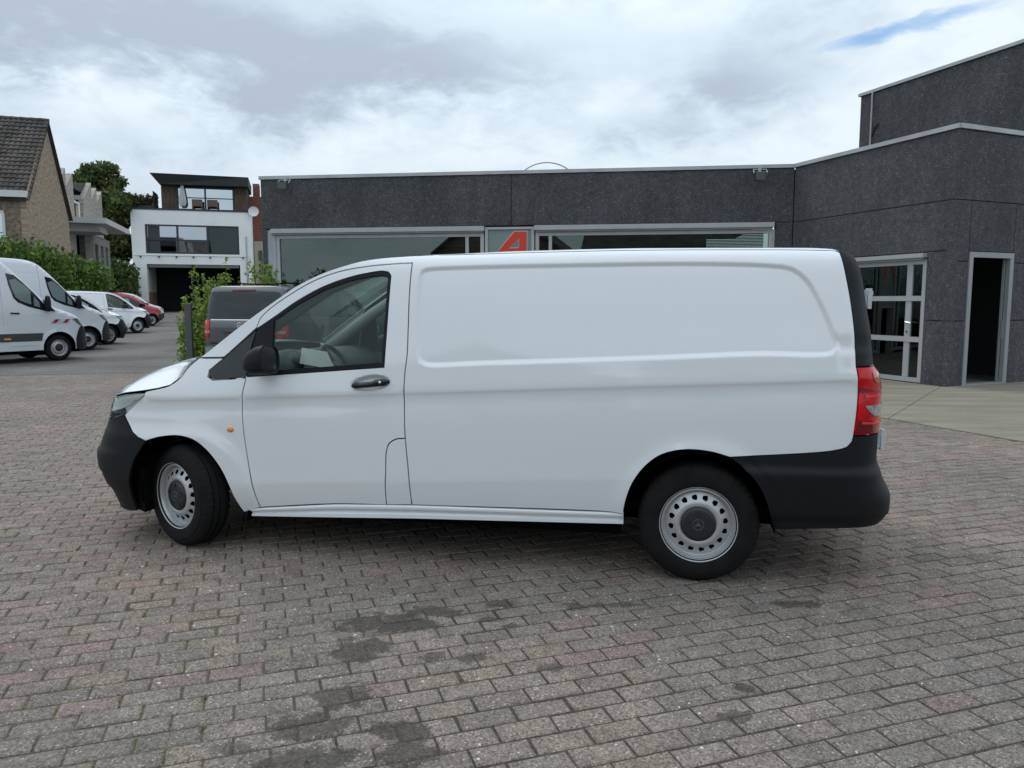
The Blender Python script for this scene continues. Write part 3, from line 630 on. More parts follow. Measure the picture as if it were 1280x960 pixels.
XF=_herm(*np.array([(0,-3.96),(.1,-3.98),(.19,-4.04),(.29,-4.09),(.34,-4.12),(.46,-4.19),(.56,-4.205),(.66,-4.15),(.70,-4.12),(.78,-4.06),(.86,-4.03),(.94,-3.97),(1.0,-3.90),(1.1,-3.80),(1.2,-3.72),(1.5,-3.6)]).T)
XR=_herm(*np.array([(.2,.90),(.3,.985),(.34,1.055),(.37,1.095),(.42,1.125),(.485,1.125),(.62,1.065),(.74,1.03),(.80,1.032),(.9,1.034),(1.1,1.035),(1.22,1.012),(1.25,.985),(1.43,.965),(1.61,.93),(1.72,.912),(1.78,.898),(1.84,.872),(1.88,.84),(1.95,.75)]).T)
XS_F,XS_R,LF,LR=-3.35,.70,1.3,.9
def ss(a,b,x):
    t=np.clip((x-a)/(b-a),0,1);return t*t*(3-2*t)
def sdf(poly,P):
    # signed distance (neg inside)
    P=np.asarray(P,float);d=np.full(len(P),1e9);ins=np.zeros(len(P),bool)
    n=len(poly)
    for i in range(n):
        a=poly[i];b=poly[(i+1)%n];ab=b-a;ap=P-a
        t=np.clip((ap@ab)/(ab@ab+1e-12),0,1);q=ap-t[:,None]*ab
        d=np.minimum(d,(q*q).sum(1))
        c=((a[1]>P[:,1])!=(b[1]>P[:,1]))
        with np.errstate(divide='ignore',invalid='ignore'):
            xi=(b[0]-a[0])*(P[:,1]-a[1])/(b[1]-a[1])+a[0]
        ins^=c&(P[:,0]<xi)
    d=np.sqrt(d);return np.where(ins,-d,d)
def half_width(x,z,detail=True):
    x=np.asarray(x,float);z=np.asarray(z,float)
    zl=.458+(x+2.679)*.056; zc=1.067+(x+1.715)*.0507
    xc=np.clip(x,-3.4,.8);zl=.458+(xc+2.679)*.056; zc=1.067+(xc+1.715)*.0507
    zr=np.interp(x,ROOF[:,0],ROOF[:,1])
    # map z -> q, piecewise linear through (0,0)(zl,.5)(zc,1.115)(1.5,1.5+..)(zr,1.92)
    q=np.where(z<zl,z/zl*.5,np.where(z<zc,.5+(z-zl)/(zc-zl)*.615,1.115+(z-zc)/(zr-zc)*(1.92-1.115)))
    y=np.interp(q,_WX,_WY)
    # front taper
    t=np.clip((-2.2-x)/1.2,0,2)
    y=y-.055*t*t*ss(1.0,1.35,z)-.012*t*t
    # rear taper
    t=np.clip((x+.1)/.9,0,1.5);y=y-.022*t*t
    if detail:
        for ax,az,ar in((-3.2,.33,.415),(0,.34,.435)):
            r=np.hypot(x-ax,z-az);up=ss(.15,.45,z)
            y=y+.014*np.exp(-(np.maximum(r-ar,0)/.055)**2)*up
        if RECESS is not None:
            d=sdf(RECESS,np.stack([x.ravel(),z.ravel()],1)).reshape(x.shape)
            y=y-.013*ss(.012,-.022,d)
    return y
def bez(p0,p1,p2,p3,t):
    return (1-t)**3*p0+3*(1-t)**2*t*p1+3*(1-t)*t*t*p2+t**3*p3
def surf(s,z,detail=True):
    s=np.asarray(s,float);z=np.asarray(z,float);s,z=np.broadcast_arrays(s,z)
    xc=np.clip(s,XS_F,XS_R)
    W=half_width(xc,z,detail)
    xf=np.interp(z,*XF);xr=np.interp(z,*XR)
    t=np.clip((XS_F-s)/LF,0,1)
    X=np.where(s<XS_F,bez(XS_F,XS_F-.60,xf,xf,t),s);Y=np.where(s<XS_F,bez(W,W-.012,.82*W/.95,0*z,t),W)
    t=np.clip((s-XS_R)/LR,0,1)
    X=np.where(s>XS_R,bez(XS_R,XS_R+.85*(xr-XS_R),xr,xr,t),X);Y=np.where(s>XS_R,bez(W,W-.03,.80*W/.95,0*z,t),Y)
    return np.stack([X,Y,z],-1)
RECESS = None; CUP = (-1.957, 1.117)
_hw0 = half_width
def half_width(x, z, detail=True):
    y = _hw0(x, z, detail)
    if detail:                                                         # scooped cup behind the door handle
        dx, dz = np.asarray(x) - CUP[0], np.asarray(z) - CUP[1]; dz = dz - dx * .11
        r = np.sqrt((dx / .135) ** 2 + (dz / .052) ** 2); y = y - .030 * (1 - ss(.55, 1.0, r)) * ss(-.09, .05, dz + .04)
    return y
def smooth(pts, step=.03, closed=False):
    P = [np.array(p, float) for p in pts]
    if len(P) < 3 and not closed: 
        n = max(1, int(np.linalg.norm(P[1] - P[0]) / step)); return [tuple(P[0] + (P[1] - P[0]) * i / n) for i in range(n + 1)]
    n = len(P); out = []
    for i in range(n if closed else n - 1):
        p1, p2 = P[i], P[(i + 1) % n]
        p0 = P[(i - 1) % n] if closed or i > 0 else 2 * p1 - p2
        p3 = P[(i + 2) % n] if closed or i < n - 2 else 2 * p2 - p1
        a, b, c = max(1e-4, np.linalg.norm(p1 - p0) ** .5), max(1e-4, np.linalg.norm(p2 - p1) ** .5), max(1e-4, np.linalg.norm(p3 - p2) ** .5)
        m1 = ((p1 - p0) / a - (p2 - p0) / (a + b) + (p2 - p1) / b) * b; m2 = ((p2 - p1) / b - (p3 - p1) / (b + c) + (p3 - p2) / c) * b
        k = max(1, int(np.linalg.norm(p2 - p1) / step))
        for q in range(k):
            t = q / k; out.append(tuple((2 * t**3 - 3 * t**2 + 1) * p1 + (t**3 - 2 * t**2 + t) * m1 + (-2 * t**3 + 3 * t**2) * p2 + (t**3 - t**2) * m2))
    if not closed: out.append(tuple(P[-1]))
    return out
def chain(*parts):
    out = []
    for p in parts:
        for q in p:
            if not out or math.hypot(out[-1][0] - q[0], out[-1][1] - q[1]) > 1e-4: out.append((float(q[0]), float(q[1])))
    if math.hypot(out[0][0] - out[-1][0], out[0][1] - out[-1][1]) < 1e-4: out.pop()
    return out
def inset(poly, d):
    n = len(poly); P = np.array(poly); A = 0.5 * np.sum(P[:, 0] * np.roll(P[:, 1], -1) - np.roll(P[:, 0], -1) * P[:, 1]); sg = 1 if A > 0 else -1
    T = np.roll(P, -1, 0) - P; T = T / (np.linalg.norm(T, axis=1)[:, None] + 1e-9); Nn = np.stack([-T[:, 1], T[:, 0]], 1) * sg
    B = Nn + np.roll(Nn, 1, 0); L = np.linalg.norm(B, axis=1)[:, None] + 1e-9; B = B / L; cs = np.clip(np.sum(B * Nn, 1), .45, 1)[:, None]
    return P + B * d / cs
def resample(poly, step):
    out = []
    for a, b in zip(poly, list(poly[1:]) + [poly[0]]):
        n = max(1, int(math.hypot(b[0] - a[0], b[1] - a[1]) / step))
        for k in range(n): out.append((a[0] + (b[0] - a[0]) * k / n, a[1] + (b[1] - a[1]) * k / n))
    return out
def surf_n(S, Z, fn=None):
    fn = fn or surf; e = 1.5e-3
    du = fn(S + e, Z) - fn(S - e, Z); dv = fn(S, Z + e) - fn(S, Z - e); n = np.cross(dv, du); n /= np.linalg.norm(n, axis=1)[:, None] + 1e-12
    p = fn(S, Z); flip = (n[:, 1] * 1.0 + 0.0) < -0.2
    return p, n
def panel(name, poly, m, parent, side=1, off=0.0, grid=.035, flange=.02, gap=.0038, extra=(), hole=None, fn=None, lines=(), weld=False, **kw):
    """skin panel: a polygon in (s,z) laid on the body surface, with turned-in edges"""
    B = inset(resample(poly, .035), gap); nB = len(B)
    H = inset(resample(hole, .035), -gap) if hole is not None else np.zeros((0, 2)); nH = len(H)
    lo, hi = B.min(0), B.max(0)
    gx, gy = np.meshgrid(np.arange(lo[0] + grid / 2, hi[0], grid), np.arange(lo[1] + grid / 2, hi[1], grid)); G = np.stack([gx.ravel(), gy.ravel()], 1)
    if len(extra): G = np.concatenate([G, np.array(extra)])
    keep = sdf(B, G) < -.35 * min(grid, .03)
    if nH: keep &= sdf(H, G) > .35 * min(grid, .03)
    G = G[keep]
    pts = np.concatenate([B, H]); ed = [(i, (i + 1) % nB) for i in range(nB)] + [(nB + i, nB + (i + 1) % nH) for i in range(nH)]
    for ln in lines:                                                   # feature lines the triangles must follow
        ln = np.array(ln, float); ok = sdf(B, ln) < -.008
        if nH: ok &= sdf(H, ln) > .008
        for i in range(len(ln) - 1):
            if ok[i] and ok[i + 1]: ed.append((len(pts) + i, len(pts) + i + 1))
        if len(G):
            dm = np.min((G[:, None, 0] - ln[None, :, 0]) ** 2 + (G[:, None, 1] - ln[None, :, 1]) ** 2, 1); G = G[dm > .012 ** 2]
        used = len(pts); pts = np.concatenate([pts, np.where(ok[:, None], ln, B[0] + 0 * ln)])
    pts = np.concatenate([pts, G])
    r = delaunay_2d_cdt([Vector(p) for p in pts], ed, [], 0, 1e-7)
    V2 = np.array([(p.x, p.y) for p in r[0]]); F = np.array([tuple(f) for f in r[2]])
    cen = V2[F].mean(1); k = sdf(B, cen) < 0
    if nH: k &= sdf(H, cen) > 0
    F = F[k]
    p, n = surf_n(V2[:, 0], V2[:, 1], fn)
    a = V2[F]; area = (a[:, 1, 0] - a[:, 0, 0]) * (a[:, 2, 1] - a[:, 0, 1]) - (a[:, 1, 1] - a[:, 0, 1]) * (a[:, 2, 0] - a[:, 0, 0])
    p = p + n * off
    g = np.cross(p[F[:, 1]] - p[F[:, 0]], p[F[:, 2]] - p[F[:, 0]]); s_ = np.sum(g * n[F[:, 0]], 1); F[s_ < 0] = F[s_ < 0][:, ::-1]
    # boundary lookup
    def near_idx(Q): return [int(np.argmin((V2[:, 0] - q[0]) ** 2 + (V2[:, 1] - q[1]) ** 2)) for q in Q]
    loops = [near_idx(B)] + ([near_idx(H)] if nH else [])
    V = [p]; NN = [n]; faces = [tuple(f) for f in F]; base = len(p)
    for li, lp in enumerate(loops):
        q0 = p[lp]; q1 = q0 - n[lp] * flange; t = np.roll(q0, -1, 0) - np.roll(q0, 1, 0); on = np.cross(t, n[lp]); on /= np.linalg.norm(on, axis=1)[:, None] + 1e-9
        A2 = np.array(B if li == 0 else H); ccw = np.sum(A2[:, 0] * np.roll(A2[:, 1], -1) - np.roll(A2[:, 0], -1) * A2[:, 1])
        m_ = len(lp)
        V += [q0, q1]; 
        cin = p[lp].mean(0); 
        sgn = np.sign(np.sum(on * (q0 - cin))) * (1 if li == 0 else -1); on = on * sgn
        NN += [on, on]
        for i in range(m_):
            j = (i + 1) % m_; fq = (base + i, base + j, base + m_ + j, base + m_ + i)
            faces.append(fq if np.dot(np.cross(q0[j] - q0[i], q1[i] - q0[i]), on[i]) > 0 else fq[::-1])
        base += 2 * m_
    V = np.concatenate(V); NN = np.concatenate(NN)
    if weld:                                                           # one closed skin for small fittings
        mp = {len(p) + i: v for i, v in enumerate(loops[0])}; faces = [tuple(mp.get(i, i) for i in f) for f in faces]; V = V * np.array([-1, side, 1]); keep_ = sorted({i for f in faces for i in f}); ix = {v: k for k, v in enumerate(keep_)}
        return mk(name, V[keep_], [tuple(ix[i] for i in (f[::-1] if side > 0 else f)) for f in faces], m, parent, False, local=True, **kw)
    V = V * np.array([-1, side, 1]); NN = NN * np.array([-1, side, 1])
    Fs = [f[::-1] if side > 0 else f for f in faces]
    # x was negated: orientation flips for side=+1
    return mk(name, V, Fs, m, parent, True, local=True, normals=NN, **kw)

# ---- outline chains (s, z) of the panels
PILLAR = [(-3.138, 1.253), (-2.824, 1.48), (-2.59, 1.636), (-2.473, 1.71), (-2.301, 1.789), (-2.133, 1.842), (-2.039, 1.864), (-1.914, 1.880), (-1.73, 1.891)]
ROOFE = [(-1.73, 1.891), (-1.45, 1.895), (-1.1, 1.901), (-.7, 1.906), (-.36, 1.908), (.3, 1.902), (.6, 1.896), (.72, 1.890), (.77, 1.882)]
WREAR = [(.77, 1.882), (.80, 1.759), (.838, 1.611), (.855, 1.438), (.858, 1.3), (.853, 1.167), (.845, 1.015), (.829, .888)]
WREAR2 = [(.829, .888), (.82, .853), (.788, .823), (.719, .805), (.656, .794), (.426, .771), (.158, .75)]
ARCHR = [(.158, .75), (.071, .774), (-.025, .785), (-.108, .781), (-.214, .75), (-.298, .686), (-.373, .579), (-.417, .44), (-.428, .335)]
ARCHRB = [(.158, .75), (.22, .703), (.296, .628), (.356, .522), (.398, .391), (.414, .333)]
SEAMB = [(-1.727, 1.835), (-1.731, 1.664), (-1.729, 1.405), (-1.729, 1.295), (-1.739, 1.19), (-1.743, 1.06), (-1.739, .827), (-1.722, .607), (-1.709, .372)]
DOORTOP = [(-2.732, 1.462), (-2.717, 1.501), (-2.669, 1.551), (-2.53, 1.646), (-2.356, 1.74), (-2.185, 1.798), (-2.015, 1.826), (-1.847, 1.84), (-1.727, 1.845)]
DOORBOT = [(-2.728, .300), (-2.208, .352), (-1.873, .362)]
SILLT = [(-1.709, .372), (-.514, .392), (-.428, .385)]
FLAP = [(-1.873, .363), (-1.873, .463), (-1.866, .575), (-1.859, .70), (-1.842, .75), (-1.796, .781), (-1.737, .788)]
SEAMFD = [(-2.789, 1.14), (-2.807, 1.06), (-2.818, .973), (-2.813, .826), (-2.786, .612), (-2.745, .371), (-2.728, .300)]
ARCHF = [(-3.476, .707), (-3.397, .738), (-3.266, .752), (-3.145, .722), (-3.029, .626), (-2.944, .496), (-2.89, .341), (-2.866, .287), (-2.848, .259)]
SHUT = [(-3.138, 1.253), (-3.217, 1.186), (-3.256, 1.13), (-3.337, 1.072), (-3.482, 1.030)]
WINOUT = [(-2.736, 1.44), (-2.616, 1.515), (-2.467, 1.613), (-2.294, 1.702), (-2.124, 1.760), (-2.011, 1.784), (-1.91, 1.797), (-1.872, 1.790), (-1.856, 1.766)]
BELT = [(-1.873, 1.216), (-2.2, 1.189), (-2.634, 1.153), (-2.789, 1.14)]
GLASSIN = [(-2.621, 1.491), (-2.466, 1.591), (-2.293, 1.68), (-2.122, 1.738), (-2.009, 1.762), (-1.92, 1.771), (-1.888, 1.765), (-1.876, 1.748), (-1.892, 1.245), (-2.3, 1.210), (-2.62, 1.183)]
RECL = [(-1.671, 1.775), (-1.658, 1.799), (-1.634, 1.808), (-1.301, 1.82), (-.819, 1.825), (-.268, 1.829), (.09, 1.825), (.352, 1.813), (.471, 1.795), (.55, 1.733), (.625, 1.602), (.684, 1.46), (.712, 1.361), (.684, 1.331), (.297, 1.322), (-.256, 1.293), (-1.276, 1.245), (-1.611, 1.233), (-1.65, 1.252)]
RECESS = np.array(smooth(RECL, .05, True))
rev = lambda c: list(reversed(c))
P_SIDE = chain(smooth(PILLAR), smooth(ROOFE), smooth(WREAR), smooth(WREAR2), smooth(ARCHR), rev(smooth(SILLT)), rev(smooth(SEAMB)), [(-1.727, 1.845)], rev(smooth(DOORTOP)), [(-2.731, 1.452), (-2.96, 1.259), (-3.02, 1.257)])
P_FENDER = chain([(-2.961, 1.253), (-3.10, 1.2505)], smooth(SHUT), [(-3.492, 1.001), (-3.658, .866), (-3.574, .759), (-3.531, .73)], smooth(ARCHF), rev(smooth(SEAMFD)), [(-2.79, 1.132), (-3.027, 1.113)], smooth([(-3.027, 1.113), (-3.065, 1.135), (-3.058, 1.175)]))
P_DOOR = chain(smooth(SEAMFD), smooth(DOORBOT), smooth(FLAP, .012), rev(smooth([p for p in SEAMB if p[1] > .80] + [(-1.737, .788)])), [(-1.727, 1.845)], rev(smooth(DOORTOP)), smooth(WINOUT), smooth(BELT))
P_FLAP = chain(smooth(FLAP, .012), smooth([(-1.737, .788), (-1.722, .607), (-1.709, .372)]))
P_BLACK = chain([(-2.736, 1.438)], smooth(WINOUT), smooth(BELT), [(-2.77, 1.30)])
P_QUARTER = chain([(-3.052, 1.182), (-2.740, 1.432), (-2.778, 1.298), (-2.794, 1.136)], [(-3.022, 1.119)], smooth([(-3.022, 1.119), (-3.058, 1.14), (-3.052, 1.182)]))
P_LAMP = [(-3.484, 1.024), (-3.494, .998), (-3.655, .868), (-3.78, .842), (-3.99, .806), (-4.14, .812), (-4.17, .855), (-4.07, .925), (-3.879, .972), (-3.68, 1.004)]
P_BUMPF = chain(smooth([(-4.65, .775), (-4.14, .806), (-3.99, .80), (-3.78, .836), (-3.658, .862)]), smooth([(-3.658, .862), (-3.574, .759), (-3.531, .73), (-3.476, .707)]), smooth([(-3.476, .707), (-3.561, .573), (-3.61, .435), (-3.625, .30), (-3.62, .215)]), smooth([(-3.62, .213), (-3.713, .204), (-3.96, .195), (-4.65, .20)]))
P_GRILLE = [(-4.65, .785), (-4.16, .815), (-4.185, .87), (-4.10, .93), (-4.3, .955), (-4.65, .965)]
P_TRIM = chain(smooth(WREAR), [(.829, 1.262)][:0], [(.853, 1.262)][:0])
P_TRIM = chain(smooth([p for p in WREAR if p[1] > 1.27] + [(.857, 1.262)]), [(1.20, 1.262)], smooth([(1.20, 1.262), (1.2, 1.6), (1.17, 1.76), (1.11, 1.87)]))
P_TAIL = chain(smooth([(.857, 1.256), (.853, 1.167), (.845, 1.015), (.829, .888)]), [(1.17, .888)], smooth([(1.17, .888), (1.19, 1.0), (1.195, 1.2), (1.17, 1.256)]))
P_BUMPR = chain(smooth([(1.60, .80), (1.18, .812), (1.15, .882)]), [(.829, .882)], smooth(WREAR2), smooth(ARCHRB), smooth([(.414, .333), (.683, .352), (.85, .358), (1.1, .36), (1.60, .36)]))
P_RDOOR = [(1.60, .81), (1.186, .818), (1.205, 1.26), (1.205, 1.6), (1.175, 1.76), (1.12, 1.87), (1.60, 1.885)]
def rings(poly, ds, step=.02, closed=True):
    out = []
    for d in ds: out += [tuple(p) for p in inset(resample(poly, step), d)]
    return out
L_SIDE = [np.concatenate([q, q[:1]]) for q in (inset(resample([tuple(p) for p in RECESS], .03), d) for d in (-.014, -.009, -.003, .004, .010, .016, .023))]
X_SIDE = []
clin = lambda s_, d: (s_, 1.067 + (min(s_, .8) + 1.715) * .0507 + d)
llin = lambda s_, d: (s_, .458 + (s_ + 2.679) * .056 + d)
L_SIDE += [[clin(s_, d) for s_ in np.arange(-1.72, .86, .045)] for d in (-.05, -.03, -.018, -.010, -.003, .005, .013, .03)] + [[llin(s_, d) for s_ in np.arange(-1.72, -.40, .045)] for d in (-.024, -.014, -.006, .002, .010, .02)]
L_DOOR = [[clin(s_, d) for s_ in np.arange(-2.82, -1.72, .045)] for d in (-.05, -.03, -.018, -.010, -.003, .005, .013)] + [[llin(s_, d) for s_ in np.arange(-2.78, -1.84, .045)] for d in (-.024, -.014, -.006, .002, .010, .02)]
L_FEND = [[clin(s_, d) for s_ in np.arange(-3.45, -2.80, .045)] for d in (-.05, -.03, -.018, -.010, -.003, .005, .013)]
X_DOOR = [(CUP[0] + a, CUP[1] + b + a * .11) for a in np.arange(-.16, .161, .012) for b in np.arange(-.07, .071, .009)]
X_FEND = [(-3.2 + math.cos(a) * r, .33 + math.sin(a) * r) for a in np.arange(.1, 2.6, .06) for r in (.43, .45, .47, .50)]
X_SIDE += [(math.cos(a) * r, .34 + math.sin(a) * r) for a in np.arange(1.0, 3.1, .06) for r in (.45, .47, .49, .52)]

def P3(s, z, side=1, off=0.0):
    p = surf(np.array([s], float), np.array([z], float))[0]; return Vector((-p[0], side * (p[1] + off), p[2]))
RT = .343
def make_tyre():
    prof = [(-.030, .205), (-.012, .212), (-.004, .222), (-.001, .245), (.0, .268), (-.004, .290), (-.009, .294), (-.010, .306), (-.020, .325), (-.030, .336), (-.040, .340)]
    for c in (-.062, -.107, -.152): prof += [(c + .006, .3425), (c + .005, .334), (c - .005, .334), (c - .006, .3425)]
    prof += [(-.174, .340), (-.19, .328), (-.206, .295), (-.21, .26), (-.19, .21)]
    mb = MB().lathe(prof, 144)
    v = [list(p) for p in mb.v]; n = 144
    for i, (a, r) in enumerate(prof):                                   # tread notches across the shoulders
        if .322 < r < .3415:
            for j in range(0, n, 3):
                q = v[i * n + j]; k = (r - .007) / r; q[0] *= k; q[2] *= k
    mb.v = [tuple(p) for p in v]; return mb
def make_rim():
    mb = MB().lathe([(-.012, .228), (-.003, .227), (-.001, .222), (-.004, .215), (-.014, .212), (-.018, .207), (-.016, .200), (-.022, .196), (-.05, .193), (-.052, .1885)], 72)
    n_h = 16; pts = []; ed = []
    def ring(r, k, ph=0):
        b = len(pts)
        for j in range(k): t = 2 * math.pi * j / k + ph; pts.append((r * math.cos(t), r * math.sin(t)))
        ed.extend((b + j, b + (j + 1) % k) for j in range(k)); return b
    ring(.189, 72); ring(.085, 48); ring(.135, 72); ring(.118, 64); ring(.104, 56); ring(.176, 72)
    hc = []
    for k in range(n_h):
        t = 2 * math.pi * (k + .62) / n_h; c = (.1535 * math.cos(t), .1535 * math.sin(t)); hc.append(c); b = len(pts)
        for j in range(12):
            a = 2 * math.pi * j / 12; ur, ut = .0185 * math.cos(a), .0158 * math.sin(a)
            pts.append((c[0] + ur * math.cos(t) - ut * math.sin(t), c[1] + ur * math.sin(t) + ut * math.cos(t)))
        ed.extend((b + j, b + (j + 1) % 12) for j in range(12))
    r = delaunay_2d_cdt([Vector(p) for p in pts], ed, [], 0, 1e-7); vv = [(p.x, p.y) for p in r[0]]
    zz = lambda q: float(np.interp(q, [.085, .100, .104, .118, .135, .150, .176, .189], [-.034, -.020, -.016, -.013, -.020, -.033, -.044, -.052]))
    vs = [(x, zz(math.hypot(x, y)), y) for x, y in vv]; fs = []
    for f in r[2]:
        c = np.mean([vv[i] for i in f], 0); rr = math.hypot(*c)
        if rr < .0855 or rr > .1892: continue
        if any(math.hypot(c[0] - h[0], c[1] - h[1]) < .0145 for h in hc): continue
        fs.append(tuple(f))
    mb.add(vs, fs); return mb
def make_cap():
    mb = MB().lathe([(-.030, .100), (-.016, .099), (-.010, .094), (-.006, .080), (-.004, .050), (-.003, .0)], 40)
    for k in range(5):
        t = 2 * math.pi * (k + .25) / 5; c, s = math.cos(t), math.sin(t); q = []
        for y in (-.007, .0015):
            for (a, b) in ((.058, -.010), (.078, -.010), (.078, .010), (.058, .010)): q.append((a * c - b * s, y, a * s + b * c))
        mb.hexa(q)
    return mb
def make_star(r=.030, t=.004):
    mb = MB(); pts = [(r * math.cos(a), t, r * math.sin(a)) for a in np.linspace(0, 2 * math.pi, 25)]; mb.tube(pts, r * .10, 5, caps=False)
    for k in range(3):
        a = math.pi / 2 + 2 * math.pi * k / 3; ca, sa = math.cos(a), math.sin(a); w_ = r * .17
        v = [(r * ca, t, r * sa), (-w_ * sa, t, w_ * ca), (w_ * sa, t, -w_ * ca), (0, t + .003, 0), (-w_ * ca * 1.2, t, -w_ * sa * 1.2)]
        mb.add(v, [(0, 1, 3), (0, 3, 2), (1, 4, 3), (4, 2, 3)])
    return mb
def cut_disc_dark(): return MB().lathe([(-.075, .0), (-.075, .195)], 32)
def wheel_set(root, x, side, steer=0.0, meshes={}, alloy=False):
    if not meshes:
        t = make_tyre(); r_ = make_rim(); c_ = make_cap(); s_ = make_star(); d_ = cut_disc_dark()
        for nm, mb, m_ in (('tyre', t, M_RUB), ('rim', r_, M_STEEL), ('hub_cap', c_, mat('hub_black', (.02, .022, .024), .45)), ('emblem', s_, mat('emblem_grey', (.10, .105, .11), .4, .3)), ('brake_disc', d_, M_DARK)):
            me = bpy.data.meshes.new(nm); me.from_pydata(mb.v, [], mb.f); me.materials.append(m_); me.polygons.foreach_set('use_smooth', [nm not in ('emblem',)] * len(me.polygons)); me.update(); meshes[nm] = me
            if nm in ('rim', 'hub_cap', 'tyre') and hasattr(me, 'set_sharp_from_angle'): me.set_sharp_from_angle(angle=R(38))
    wh = bpy.data.objects.new('wheel', meshes['tyre']); COL.objects.link(wh); wh.parent = root; wh.location = (-x + side * .11 * math.sin(steer), side * (.82 + .11 * math.cos(steer)), RT); wh.rotation_euler = (0, 0, (0 if side > 0 else math.pi) - steer)
    for nm in ('rim', 'hub_cap', 'brake_disc'):
        o = bpy.data.objects.new(nm, meshes[nm]); COL.objects.link(o); o.parent = wh
        if nm == 'rim': o.location = (0, -.004, 0)
    o = bpy.data.objects.new('emblem', meshes['emblem']); COL.objects.link(o); o.parent = wh; o.location = (0, -.006, -.0); return wh

